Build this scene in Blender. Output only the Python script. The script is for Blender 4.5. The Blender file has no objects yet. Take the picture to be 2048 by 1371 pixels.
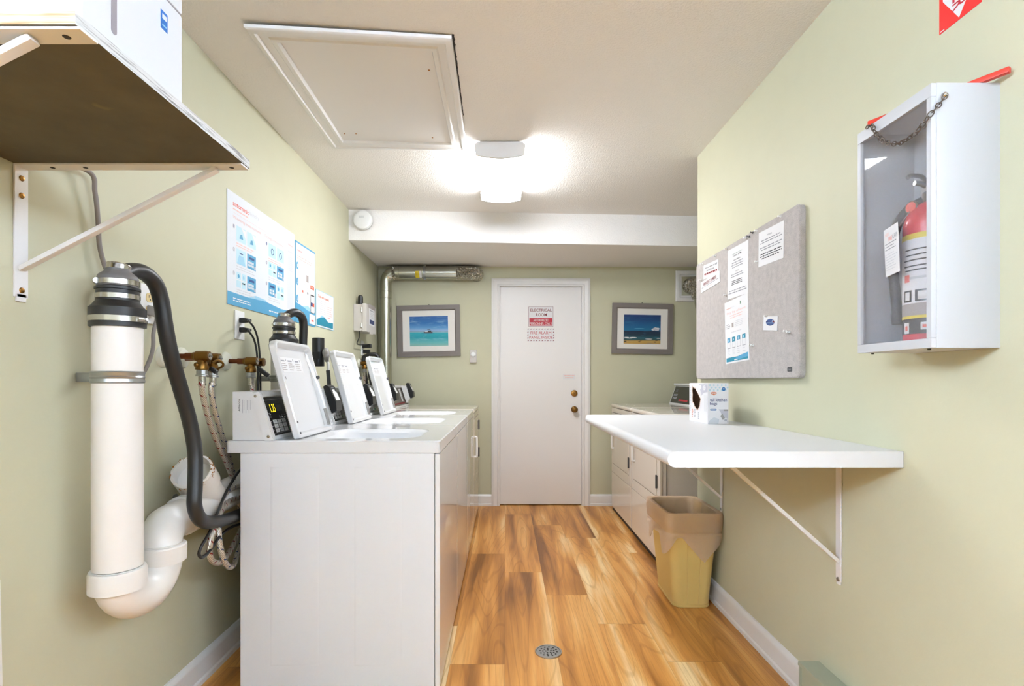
WALLC = (203, 200, 172)
LAMPC = (.96, .985, 1.03, 1)
LAMP = 34.0
WORLDC = (.80, .965, 1.23, 1)
WORLD = 22.0
EXPO = 0.62
import bpy, bmesh, math, random
from mathutils import Vector, Matrix
random.seed(7)
scn = bpy.context.scene
COL = scn.collection
# ------------------------------------------------------------------ camera model (2048 x 1371)
F, CX, CY, H = 1045.0, 1011.0, 760.0, 1.16
XL, XR, YB, ZC = -1.18, 1.103, 4.838, 2.443       # left wall, right wall, back wall, ceiling
def at(px, py, X=None, Y=None):
    """pixel of the 2048x1371 frame -> point on the plane x = X or y = Y"""
    if Y is None: Y = X * F / (px - CX)
    return Vector(((px - CX) * Y / F, Y, H + (CY - py) * Y / F))
cam_d = bpy.data.cameras.new('camera'); cam = bpy.data.objects.new('camera', cam_d); COL.objects.link(cam)
cam.location = (0, 0, H); cam.rotation_euler = (math.pi / 2, 0, 0)
cam_d.sensor_width = 36; cam_d.lens = F / 2048 * 36
cam_d.shift_x = (1024 - CX) / 2048; cam_d.shift_y = (CY - 685.5) / 2048
cam_d.clip_start = 0.02
scn.camera = cam
# ------------------------------------------------------------------ materials
def lin(c):
    c = c / 255.0
    return c / 12.92 if c <= 0.04045 else ((c + 0.055) / 1.055) ** 2.4
def rgb(r, g, b): return (lin(r), lin(g), lin(b), 1)
class NT:
    def __init__(s, mat):
        mat.use_nodes = True; s.t = mat.node_tree; s.t.nodes.clear()
        s.out = s.n('ShaderNodeOutputMaterial')
    def n(s, typ, **kw):
        o = s.t.nodes.new(typ)
        for k, v in kw.items(): setattr(o, k, v)
        return o
    def put(s, sock, v):
        if hasattr(v, 'links') or isinstance(v, bpy.types.NodeSocket): s.t.links.new(v, sock)
        else: sock.default_value = v
    def math(s, op, a, b=0.0, c=0.0):
        o = s.n('ShaderNodeMath', operation=op)
        for i, v in enumerate((a, b, c)): s.put(o.inputs[i], v)
        return o.outputs[0]
    def xyz(s, x, y, z):
        o = s.n('ShaderNodeCombineXYZ')
        for i, v in enumerate((x, y, z)): s.put(o.inputs[i], v)
        return o.outputs[0]
    def noise(s, vec, scale, detail=2.0, rough=0.5, dist=0.0):
        o = s.n('ShaderNodeTexNoise'); s.put(o.inputs['Vector'], vec)
        o.inputs['Scale'].default_value = scale; o.inputs['Detail'].default_value = detail
        o.inputs['Roughness'].default_value = rough; o.inputs['Distortion'].default_value = dist
        return o.outputs[0]
    def ramp(s, fac, stops, interp='LINEAR'):
        o = s.n('ShaderNodeValToRGB'); s.put(o.inputs[0], fac); cr = o.color_ramp; cr.interpolation = interp
        while len(cr.elements) < len(stops): cr.elements.new(0.5)
        for e, (p, c) in zip(cr.elements, stops): e.position = p; e.color = c
        return o.outputs[0]
    def mix(s, fac, a, b, blend='MIX'):
        o = s.n('ShaderNodeMix', data_type='RGBA', blend_type=blend)
        s.put(o.inputs[0], fac); s.put(o.inputs[6], a); s.put(o.inputs[7], b)
        return o.outputs[2]
    def coord(s, which='Object'):
        return s.n('ShaderNodeTexCoord').outputs[which]
    def bump(s, h, strength, dist=0.01):
        o = s.n('ShaderNodeBump'); s.put(o.inputs['Height'], h)
        o.inputs['Strength'].default_value = strength; o.inputs['Distance'].default_value = dist
        return o.outputs[0]
    def pbr(s, col, rough=0.5, metal=0.0, spec=0.5, normal=None, **kw):
        o = s.n('ShaderNodeBsdfPrincipled')
        s.put(o.inputs['Base Color'], col); s.put(o.inputs['Roughness'], rough); s.put(o.inputs['Metallic'], metal)
        s.put(o.inputs['Specular IOR Level'], spec)
        if normal is not None: s.put(o.inputs['Normal'], normal)
        for k, v in kw.items(): s.put(o.inputs[k.replace('_', ' ')], v)
        s.t.links.new(o.outputs[0], s.out.inputs[0])
        return o
M = {}
def mat(name, col, rough=0.5, metal=0.0, spec=0.5, bump=None, vary=0.0, **kw):
    """plain procedural material: colour with an optional soft noise variation and noise bump=(scale, strength, distance)"""
    m = bpy.data.materials.new(name); t = NT(m); c = rgb(*col); nrm = None
    if vary:
        f = t.noise(t.coord(), 6.0, 4.0, 0.6)
        d = tuple(v * (1 - vary) for v in c[:3]) + (1,)
        c = t.ramp(f, [(0.3, d), (0.7, c)])
    if bump:
        nrm = t.bump(t.noise(t.coord(), bump[0], 3.0, 0.6), bump[1], bump[2])
    t.pbr(c, rough, metal, spec, nrm, **kw)
    M[name] = m
    return m
mat('wall_paint', WALLC, 0.55, spec=0.35, bump=(90, 0.12, 0.002), vary=0.03)
mat('ceiling_paint', (247, 244, 240), 0.9, spec=0.1, bump=(110, 0.55, 0.006))
mat('trim_paint', (236, 234, 231), 0.35)
mat('door_paint', (237, 234, 231), 0.4, bump=(14, 0.05, 0.002))
mat('appliance_white', (224, 224, 225), 0.05, spec=0.8, vary=0.01)
mat('appliance_side', (224, 225, 227), 0.45, spec=0.3)
mat('appliance_cream', (232, 224, 212), 0.07, spec=0.7)
mat('cabinet_enamel', (196, 197, 200), 0.4, spec=0.3)
mat('console_white', (226, 226, 226), 0.35)
mat('laminate_white', (228, 228, 229), 0.4, spec=0.4)
mat('panel_black', (22, 22, 24), 0.25)
mat('panel_brown', (92, 84, 76), 0.4)
mat('black_plastic', (24, 24, 26), 0.4)
mat('black_rubber', (27, 26, 27), 0.42, bump=(60, 0.1, 0.002))
mat('grey_rubber', (104, 100, 98), 0.5)
mat('grey_cord', (132, 124, 120), 0.5)
mat('grey_plastic', (150, 146, 142), 0.45)
mat('dark_grey', (70, 70, 72), 0.5)
mat('seam_dark', (40, 36, 32), 0.7)
mat('pvc_white', (236, 232, 226), 0.3, vary=0.04)
mat('steel', (196, 192, 186), 0.22, 1.0, vary=0.15)
mat('zinc', (176, 178, 178), 0.34, 1.0, vary=0.2)
mat('duct_metal', (196, 196, 184), 0.24, 1.0, vary=0.12)
mat('brass', (168, 122, 62), 0.32, 1.0, vary=0.45)
mat('old_brass', (124, 90, 44), 0.34, 1.0, vary=0.3)
mat('copper', (126, 74, 50), 0.38, 1.0, vary=0.55)
mat('bracket_white', (232, 230, 228), 0.35)
mat('outlet_white', (240, 240, 238), 0.35)
mat('escutcheon_ivory', (212, 211, 194), 0.4)
mat('outlet_ivory', (228, 206, 150), 0.4)
mat('box_grey', (206, 200, 194), 0.45)
mat('label_grey', (168, 158, 154), 0.5)
mat('frame_grey', (122, 114, 110), 0.5, bump=(80, 0.2, 0.002))
mat('mat_board', (238, 234, 228), 0.8)
mat('paper', (230, 229, 230), 0.75)
mat('paper_cool', (222, 226, 231), 0.6)
mat('ink_black', (45, 44, 50), 0.7)
mat('ink_grey', (150, 150, 156), 0.7)
mat('ink_pale', (206, 206, 210), 0.7)
mat('ink_red', (226, 92, 76), 0.7)
mat('ink_palered', (238, 190, 182), 0.7)
mat('ink_maroon', (128, 40, 44), 0.7)
mat('ink_green', (104, 140, 112), 0.7)
mat('sign_red', (186, 22, 48), 0.5)
mat('sign_bright_red', (236, 44, 44), 0.4)
mat('poster_blue', (84, 158, 196), 0.5)
mat('poster_blue_light', (156, 202, 224), 0.5)
mat('poster_tile', (190, 222, 232), 0.5)
mat('poster_teal', (28, 132, 158), 0.5)
mat('poster_navy', (44, 74, 132), 0.5)
mat('poster_side', (210, 213, 218), 0.6)
mat('orange_red', (238, 92, 50), 0.5)
mat('logo_orange', (226, 120, 70), 0.6)
mat('logo_navy', (52, 62, 110), 0.6)
mat('logo_blue', (40, 110, 170), 0.6)
mat('pattern_aqua', (190, 220, 228), 0.6)
mat('carton_grey', (196, 194, 204), 0.6)
mat('carton_white', (238, 236, 238), 0.5)
mat('cardboard', (120, 84, 60), 0.9, bump=(90, 0.2, 0.002))
mat('torn_edge', (236, 208, 188), 0.9)
mat('red_paint', (206, 52, 30), 0.35)
mat('extinguisher_red', (208, 26, 36), 0.22)
mat('yellow_band', (232, 208, 50), 0.5)
mat('chain_steel', (110, 100, 92), 0.35, 1.0)
mat('bin_plastic', (214, 184, 112), 0.4, spec=0.4)
mat('heater_paint', (166, 170, 148), 0.4)
mat('key_white', (236, 234, 230), 0.5)
mat('key_green', (16, 110, 72), 0.4)
mat('sticker_yellow', (226, 200, 40), 0.5)
mat('blue_label', (40, 110, 190), 0.5)
mat('slot_grey', (146, 140, 146), 0.5)
mat('rust', (176, 116, 48), 0.9, vary=0.4)
mat('ply_edge_white', (214, 214, 212), 0.7)
mat('gauge_face', (226, 190, 186), 0.4)

def m_display():
    m = bpy.data.materials.new('display_digits'); t = NT(m)
    t.pbr(rgb(240, 220, 30), 0.5, Emission_Color=rgb(250, 226, 40), Emission_Strength=0.9); M['display_digits'] = m
m_display()
def m_fabric():
    m = bpy.data.materials.new('board_fabric'); t = NT(m); c = t.coord()
    n1 = t.noise(c, 420, 2, 0.7); n2 = t.noise(c, 40, 3, 0.6)
    f = t.math('ADD', t.math('MULTIPLY', n1, 0.7), t.math('MULTIPLY', n2, 0.3))
    t.pbr(t.ramp(f, [(0.3, rgb(156, 150, 148)), (0.7, rgb(208, 200, 195))]), 0.95, spec=0.1, normal=t.bump(n1, 0.4, 0.003)); M['board_fabric'] = m
m_fabric()
def m_foil():
    m = bpy.data.materials.new('crinkled_foil'); t = NT(m); c = t.coord()
    v = t.n('ShaderNodeTexVoronoi'); t.put(v.inputs['Vector'], t.n('ShaderNodeVectorMath', operation='ADD').outputs[0]); v.inputs['Scale'].default_value = 55
    vm = [x for x in t.t.nodes if x.type == 'VECT_MATH'][0]; t.put(vm.inputs[0], c)
    nz = t.n('ShaderNodeTexNoise'); nz.inputs['Scale'].default_value = 25; t.put(nz.inputs['Vector'], c)
    sc = t.n('ShaderNodeVectorMath', operation='SCALE'); t.put(sc.inputs[0], nz.outputs[1]); sc.inputs['Scale'].default_value = 0.04
    t.put(vm.inputs[1], sc.outputs[0])
    t.pbr(rgb(200, 196, 186), 0.16, 1.0, normal=t.bump(v.outputs['Distance'], 1.0, 0.03)); M['crinkled_foil'] = m
m_foil()
def m_plyend():
    m = bpy.data.materials.new('plywood_end'); t = NT(m); c = t.coord()
    s = t.n('ShaderNodeSeparateXYZ'); t.put(s.inputs[0], c)
    n = t.noise(t.xyz(t.math('MULTIPLY', s.outputs[0], 9), 0.0, t.math('MULTIPLY', s.outputs[2], 190)), 1.0, 3, 0.6)
    t.pbr(t.ramp(n, [(0.3, rgb(226, 214, 198)), (0.5, rgb(196, 172, 146)), (0.72, rgb(176, 128, 84))]), 0.85); M['plywood_end'] = m
    m = bpy.data.materials.new('plywood_painted_edge'); t = NT(m); c = t.coord()
    s = t.n('ShaderNodeSeparateXYZ'); t.put(s.inputs[0], c)
    n = t.noise(t.xyz(0.0, t.math('MULTIPLY', s.outputs[1], 12), t.math('MULTIPLY', s.outputs[2], 260)), 1.0, 3, 0.6)
    t.pbr(t.ramp(n, [(0.34, rgb(120, 116, 114)), (0.5, rgb(212, 212, 210)), (0.8, rgb(228, 228, 226))]), 0.7); M['plywood_painted_edge'] = m
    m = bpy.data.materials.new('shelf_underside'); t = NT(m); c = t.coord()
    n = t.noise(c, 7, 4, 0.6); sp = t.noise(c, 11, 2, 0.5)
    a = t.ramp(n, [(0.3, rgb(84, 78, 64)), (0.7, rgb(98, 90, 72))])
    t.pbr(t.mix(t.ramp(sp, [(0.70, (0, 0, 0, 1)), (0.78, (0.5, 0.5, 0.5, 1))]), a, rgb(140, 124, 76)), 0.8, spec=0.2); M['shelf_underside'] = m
m_plyend()
def m_liner():
    m = bpy.data.materials.new('bin_liner_film'); t = NT(m)
    nb = t.bump(t.noise(t.coord(), 14, 3, 0.5, 0.8), 0.5, 0.03)
    p = t.n('ShaderNodeBsdfPrincipled'); p.inputs['Base Color'].default_value = rgb(248, 230, 212); p.inputs['Roughness'].default_value = 0.3; t.put(p.inputs['Normal'], nb)
    tr = t.n('ShaderNodeBsdfTranslucent'); tr.inputs[0].default_value = rgb(250, 230, 210)
    tp = t.n('ShaderNodeBsdfTransparent')
    a = t.n('ShaderNodeMixShader'); a.inputs[0].default_value = 0.5; t.t.links.new(p.outputs[0], a.inputs[1]); t.t.links.new(tr.outputs[0], a.inputs[2])
    b = t.n('ShaderNodeMixShader'); b.inputs[0].default_value = 0.30; t.t.links.new(a.outputs[0], b.inputs[1]); t.t.links.new(tp.outputs[0], b.inputs[2])
    t.t.links.new(b.outputs[0], t.out.inputs[0]); M['bin_liner_film'] = m
m_liner()
def m_glass(name, haze):
    m = bpy.data.materials.new(name); t = NT(m)
    lw = t.n('ShaderNodeLayerWeight'); lw.inputs[0].default_value = 0.5
    fr = t.math('MULTIPLY_ADD', t.math('POWER', lw.outputs['Facing'], 5.0), 0.9, 0.018)   # thin sheet: same from both sides
    tp = t.n('ShaderNodeBsdfTransparent'); gl = t.n('ShaderNodeBsdfGlossy'); gl.inputs['Roughness'].default_value = 0.03
    mx = t.n('ShaderNodeMixShader'); t.put(mx.inputs[0], fr); t.t.links.new(tp.outputs[0], mx.inputs[1]); t.t.links.new(gl.outputs[0], mx.inputs[2])
    df = t.n('ShaderNodeBsdfDiffuse'); df.inputs[0].default_value = rgb(214, 216, 222)
    m2 = t.n('ShaderNodeMixShader'); m2.inputs[0].default_value = haze; t.t.links.new(mx.outputs[0], m2.inputs[1]); t.t.links.new(df.outputs[0], m2.inputs[2])
    t.t.links.new(m2.outputs[0], t.out.inputs[0]); M[name] = m
m_glass('picture_glass', 0.0); m_glass('cabinet_pane', 0.10)
def m_hose(name, fleck):
    m = bpy.data.materials.new(name); t = NT(m); s = t.n('ShaderNodeSeparateXYZ'); t.put(s.inputs[0], t.coord('UV'))
    u, v = s.outputs[0], s.outputs[1]
    def helix(a, b, w):
        q = t.math('FRACT', t.math('ADD', t.math('MULTIPLY', u, a), t.math('MULTIPLY', v, b)))
        return t.math('LESS_THAN', q, w)
    br = t.math('SINE', t.math('ADD', t.math('MULTIPLY', u, 75.4), t.math('MULTIPLY', v, 500)))
    base = t.ramp(t.math('MULTIPLY_ADD', br, 0.5, 0.5), [(0.0, rgb(170, 160, 150)), (1.0, rgb(226, 218, 210))])
    fl = t.math('MULTIPLY', helix(1, 26, 0.13), helix(3, 0, 0.6))
    t.pbr(t.mix(fl, base, rgb(*fleck)), 0.32, 0.75, normal=t.bump(br, 0.5, 0.001)); M[name] = m
m_hose('braided_steel_red', (130, 30, 30)); m_hose('braided_steel_blue', (40, 60, 110))
def m_floor():
    m = bpy.data.materials.new('wood_plank_floor'); t = NT(m); s = t.n('ShaderNodeSeparateXYZ'); t.put(s.inputs[0], t.coord())
    x, y = s.outputs[0], s.outputs[1]
    PW, PL = 0.2235, 1.36
    xi = t.math('DIVIDE', t.math('ADD', x, 0.004), PW); i = t.math('FLOOR', xi); fx = t.math('FRACT', xi)
    yj = t.math('DIVIDE', t.math('SUBTRACT', y, t.math('SUBTRACT', 1.80, t.math('MULTIPLY', i, 0.335))), PL)
    j = t.math('FLOOR', yj); fy = t.math('FRACT', yj)
    wn = t.n('ShaderNodeTexWhiteNoise', noise_dimensions='3D'); t.put(wn.inputs['Vector'], t.xyz(i, j, 3.7))
    r = wn.outputs[0]; sw = t.n('ShaderNodeSeparateXYZ'); t.put(sw.inputs[0], wn.outputs[1]); r2 = sw.outputs[1]
    ox = t.math('ADD', x, t.math('MULTIPLY', r, 31.0)); oy = t.math('ADD', y, t.math('MULTIPLY', r2, 17.0))
    big = t.noise(t.xyz(t.math('MULTIPLY', ox, 9.0), t.math('MULTIPLY', oy, 0.75), r), 1.0, 2.5, 0.5, 0.35)
    cath = t.noise(t.xyz(t.math('MULTIPLY', ox, 6.0), t.math('MULTIPLY', oy, 0.7), r2), 1.0, 1.0, 0.4, 0.15)
    rings = t.math('SINE', t.math('MULTIPLY', cath, 80.0))
    fine = t.noise(t.xyz(t.math('MULTIPLY', ox, 170.0), t.math('MULTIPLY', oy, 5.0), r), 1.0, 3, 0.6)
    v = t.math('ADD', big, t.math('MULTIPLY', t.math('SUBTRACT', r, 0.5), 0.16))
    col = t.ramp(v, [(0.28, rgb(132, 82, 32)), (0.39, rgb(186, 124, 56)), (0.5, rgb(216, 152, 78)), (0.59, rgb(228, 172, 100)), (0.70, rgb(247, 216, 164))])
    dk = t.ramp(rings, [(0.0, (1, 1, 1, 1)), (0.72, (1, 1, 1, 1)), (1.0, (0.74, 0.66, 0.56, 1))])
    col = t.mix(0.6, col, dk, 'MULTIPLY')
    fd = t.ramp(fine, [(0.30, (0.72, 0.66, 0.58, 1)), (0.55, (1, 1, 1, 1)), (1, (1.08, 1.06, 1.03, 1))])
    col = t.mix(0.6, col, fd, 'MULTIPLY')
    ex = t.math('MINIMUM', fx, t.math('SUBTRACT', 1.0, fx)); ey = t.math('MINIMUM', fy, t.math('SUBTRACT', 1.0, fy))
    gap = t.math('MAXIMUM', t.math('LESS_THAN', ex, 0.004), t.math('LESS_THAN', ey, 0.0011))
    col = t.mix(t.math('MULTIPLY', gap, 0.35), col, rgb(90, 52, 22))
    t.pbr(col, t.math('MULTIPLY_ADD', fine, 0.12, 0.30), spec=0.4, normal=t.bump(fine, 0.06, 0.002)); M['wood_plank_floor'] = m
m_floor()
def m_print(name, stops, streak, scl):
    m = bpy.data.materials.new(name); t = NT(m); s = t.n('ShaderNodeSeparateXYZ'); t.put(s.inputs[0], t.coord('Generated'))
    n = t.noise(t.xyz(t.math('MULTIPLY', s.outputs[0], scl[0]), 0.0, t.math('MULTIPLY', s.outputs[2], scl[1])), 1.0, 4, 0.6, 0.4)
    base = t.ramp(s.outputs[2], stops)
    f = t.ramp(n, [(0.52, (0, 0, 0, 1)), (0.75, (0.55, 0.55, 0.55, 1))])
    t.pbr(t.mix(f, base, streak), 0.5); M[name] = m
m_print('print_lagoon', [(0.0, rgb(150, 186, 170)), (0.14, rgb(96, 182, 184)), (0.3, rgb(0, 152, 170)), (0.44, rgb(20, 164, 180)), (0.468, rgb(150, 206, 216)), (0.475, rgb(20, 50, 70)), (0.49, rgb(160, 186, 220)), (0.6, rgb(84, 150, 206)), (0.75, rgb(10, 104, 176)), (1.0, rgb(10, 84, 156))], rgb(150, 196, 222), (3.2, 11))
m_print('print_beach', [(0.0, rgb(190, 146, 66)), (0.13, rgb(200, 160, 84)), (0.15, rgb(60, 76, 76)), (0.2, rgb(20, 80, 90)), (0.32, rgb(4, 44, 66)), (0.455, rgb(0, 30, 66)), (0.465, rgb(0, 104, 150)), (0.6, rgb(0, 92, 144)), (0.8, rgb(0, 62, 118)), (1.0, rgb(10, 42, 108))], rgb(40, 120, 160), (2.4, 12))
# ------------------------------------------------------------------ mesh builder
def rrect(w, h, r, seg=5):
    """rounded rectangle w x h centred on 0, CCW; r = radius or (bl, br, tr, tl)"""
    if not isinstance(r, (tuple, list)): r = (r,) * 4
    pts = []
    for (sx, sy, a0), rr in zip(((-1, -1, 180), (1, -1, 270), (1, 1, 0), (-1, 1, 90)), r):
        cx, cy = sx * (w / 2 - rr), sy * (h / 2 - rr)
        for k in range(seg + 1):
            a = math.radians(a0 + 90 * k / seg)
            pts.append((cx + rr * math.cos(a), cy + rr * math.sin(a)))
    return pts
def catmull(P, n=10, closed=False):
    P = [Vector(p) for p in P]; out = []
    N = len(P)
    for i in range(N - 1):
        p0 = P[max(i - 1, 0)]; p1 = P[i]; p2 = P[i + 1]; p3 = P[min(i + 2, N - 1)]
        for k in range(n):
            t = k / n
            out.append(0.5 * ((2 * p1) + (p2 - p0) * t + (2 * p0 - 5 * p1 + 4 * p2 - p3) * t * t + (3 * p1 - p0 - 3 * p2 + p3) * t ** 3))
    out.append(P[-1])
    return out
def wloc(o):
    v = Vector((0, 0, 0))
    while o is not None: v += o.location; o = o.parent
    return v
class MB:
    def __init__(s):
        s.bm = bmesh.new(); s.uv = s.bm.loops.layers.uv.new('UVMap'); s.mats = []
    def mi(s, m):
        m = M[m] if isinstance(m, str) else m
        if m not in s.mats: s.mats.append(m)
        return s.mats.index(m)
    def face(s, pts, m):
        vs = [s.bm.verts.new(p) for p in pts]
        f = s.bm.faces.new(vs); f.material_index = s.mi(m); return f
    def loops(s, L, m, cap0=True, cap1=True, closed=True):
        """skin a list of equally long vertex rings"""
        k = s.mi(m); R = [[s.bm.verts.new(p) for p in ring] for ring in L]; n = len(R[0])
        for a, b in zip(R, R[1:]):
            for i in range(n if closed else n - 1):
                j = (i + 1) % n
                s.bm.faces.new((a[i], a[j], b[j], b[i])).material_index = k
        if cap0: s.bm.faces.new(R[0][::-1]).material_index = k
        if cap1: s.bm.faces.new(R[-1]).material_index = k
        return R
    def box(s, x0, x1, y0, y1, z0, z1, m, bev=0.0, seg=2, rot=None, piv=None):
        t = bmesh.new(); bmesh.ops.create_cube(t, size=1.0)
        for v in t.verts: v.co = Vector(((x0 + x1) / 2 + v.co.x * (x1 - x0), (y0 + y1) / 2 + v.co.y * (y1 - y0), (z0 + z1) / 2 + v.co.z * (z1 - z0)))
        if bev: bmesh.ops.bevel(t, geom=t.edges[:], offset=bev, segments=seg, affect='EDGES', profile=0.5)
        if rot is not None:
            piv = Vector(piv) if piv is not None else Vector(((x0 + x1) / 2, (y0 + y1) / 2, (z0 + z1) / 2))
            t.transform(Matrix.Translation(piv) @ rot @ Matrix.Translation(-piv))
        s.merge(t, m); return s
    def merge(s, t, m=None):
        if m is not None:
            k = s.mi(m)
            for f in t.faces: f.material_index = k
        me = bpy.data.meshes.new('tmp'); t.to_mesh(me); t.free(); s.bm.from_mesh(me); bpy.data.meshes.remove(me)
    def bar(s, p0, p1, w, h, m, up=(0, 0, 1), bev=0.0):
        """straight rectangular bar from p0 to p1, w across, h along up"""
        p0, p1 = Vector(p0), Vector(p1); d = (p1 - p0); L = d.length; d.normalize()
        a = d.cross(Vector(up)).normalized(); u = a.cross(d)
        R = Matrix((a, d, u)).transposed().to_4x4(); mid = (p0 + p1) / 2
        s.box(mid.x - w / 2, mid.x + w / 2, mid.y - L / 2, mid.y + L / 2, mid.z - h / 2, mid.z + h / 2, m, bev, 2, R, mid)
    def prism(s, pts, vec, m):
        vec = Vector(vec); s.loops([[Vector(p) for p in pts], [Vector(p) + vec for p in pts]], m)
    def tube(s, path, r, m, seg=16, smooth=0, caps=True):
        P = catmull(path, smooth) if smooth else [Vector(p) for p in path]
        rad = r if isinstance(r, (list, tuple)) else [r] * len(P)
        k = s.mi(m); T = []
        for i in range(len(P)):
            T.append((P[min(i + 1, len(P) - 1)] - P[max(i - 1, 0)]).normalized())
        nrm = T[0].orthogonal().normalized(); rings = []; ln = 0.0; lens = []
        for i in range(len(P)):
            if i:
                nrm = (nrm - T[i] * nrm.dot(T[i])); nrm.normalize(); ln += (P[i] - P[i - 1]).length
            b = T[i].cross(nrm)
            rings.append([s.bm.verts.new(P[i] + (nrm * math.cos(2 * math.pi * q / seg) + b * math.sin(2 * math.pi * q / seg)) * rad[i]) for q in range(seg)]); lens.append(ln)
        for i in range(len(P) - 1):
            for q in range(seg):
                q2 = (q + 1) % seg
                f = s.bm.faces.new((rings[i][q], rings[i][q2], rings[i + 1][q2], rings[i + 1][q])); f.material_index = k
                for lp, uvv in zip(f.loops, ((q / seg, lens[i]), ((q + 1) / seg, lens[i]), ((q + 1) / seg, lens[i + 1]), (q / seg, lens[i + 1]))): lp[s.uv].uv = uvv
        if caps:
            s.bm.faces.new(rings[0][::-1]).material_index = k; s.bm.faces.new(rings[-1]).material_index = k
    def cyl(s, p0, p1, r, m, r1=None, seg=28):
        s.tube([p0, p1], [r, r if r1 is None else r1], m, seg)
    def lathe(s, prof, o, axis, m, seg=32):
        """prof = [(radius, distance along axis)]"""
        o, ax = Vector(o), Vector(axis).normalized(); a = ax.orthogonal().normalized(); b = ax.cross(a)
        L = [[o + ax * d + (a * math.cos(2 * math.pi * q / seg) + b * math.sin(2 * math.pi * q / seg)) * max(r, 1e-4) for q in range(seg)] for r, d in prof]
        s.loops(L, m)
    def torus(s, c, axis, R, r, m, seg=28, rs=10, sx=1.0, d=None):
        c, ax = Vector(c), Vector(axis).normalized(); a = Vector(d).normalized() if d is not None else ax.orthogonal().normalized(); b = ax.cross(a); k = s.mi(m)
        V = []
        for i in range(seg):
            t = 2 * math.pi * i / seg; e = a * math.cos(t) * sx + b * math.sin(t); en = (a * math.cos(t) + b * math.sin(t))
            V.append([s.bm.verts.new(c + e * R + (en * math.cos(2 * math.pi * j / rs) + ax * math.sin(2 * math.pi * j / rs)) * r) for j in range(rs)])
        for i in range(seg):
            for j in range(rs):
                s.bm.faces.new((V[i][j], V[(i + 1) % seg][j], V[(i + 1) % seg][(j + 1) % rs], V[i][(j + 1) % rs])).material_index = k
    def sphere(s, c, r, m, sc=(1, 1, 1), seg=20):
        t = bmesh.new(); bmesh.ops.create_uvsphere(t, u_segments=seg, v_segments=seg // 2, radius=r)
        t.transform(Matrix.Translation(Vector(c)) @ Matrix.Diagonal((*sc, 1))); s.merge(t, m)
    def build(s, name, parent=None, smooth=True, wn=True, fix=True):
        if fix: bmesh.ops.recalc_face_normals(s.bm, faces=s.bm.faces[:])
        off = wloc(parent) if parent is not None else Vector((0, 0, 0))
        if parent is None and s.bm.verts:
            co = [v.co for v in s.bm.verts]
            off = Vector(((min(c.x for c in co) + max(c.x for c in co)) / 2, (min(c.y for c in co) + max(c.y for c in co)) / 2, min(c.z for c in co)))
        for v in s.bm.verts: v.co -= off
        me = bpy.data.meshes.new(name); s.bm.to_mesh(me); s.bm.free()
        for m in s.mats: me.materials.append(m)
        if smooth:
            me.shade_smooth(); me.set_sharp_from_angle(angle=math.radians(32))
        o = bpy.data.objects.new(name, me); COL.objects.link(o)
        if parent is not None: o.parent = parent
        else: o.location = off
        if smooth and wn:
            w = o.modifiers.new('weighted_normals', 'WEIGHTED_NORMAL'); w.keep_sharp = True
        return o
def tag(o, label, cat, group=None):
    o['label'] = label; o['category'] = cat
    if group: o['group'] = group
    return o
def thing(name, label, cat, loc, group=None):
    o = bpy.data.objects.new(name, None); COL.objects.link(o); o.location = loc; o.empty_display_size = 0.05
    return tag(o, label, cat, group)
def struct(o): o['kind'] = 'structure'; return o
def copy_tree(o, parent=None):
    c = o.copy(); COL.objects.link(c)
    if parent is not None: c.parent = parent
    for ch in list(o.children): copy_tree(ch, c)
    return c
_tc = {}
def text_geo(sx, bold):
    if (sx, bold) not in _tc:
        cu = bpy.data.curves.new('t', 'FONT'); cu.body = sx; cu.resolution_u = 3; cu.offset = 0.011 if bold else 0.0
        ob = bpy.data.objects.new('t', cu); COL.objects.link(ob)
        me = bpy.data.meshes.new_from_object(ob.evaluated_get(bpy.context.evaluated_depsgraph_get()))
        V = [(v.co.x, v.co.y) for v in me.vertices]; P = [tuple(p.vertices) for p in me.polygons]
        bpy.data.objects.remove(ob); bpy.data.curves.remove(cu); bpy.data.meshes.remove(me)
        _tc[(sx, bold)] = (V, P)
    return _tc[(sx, bold)]
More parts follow.
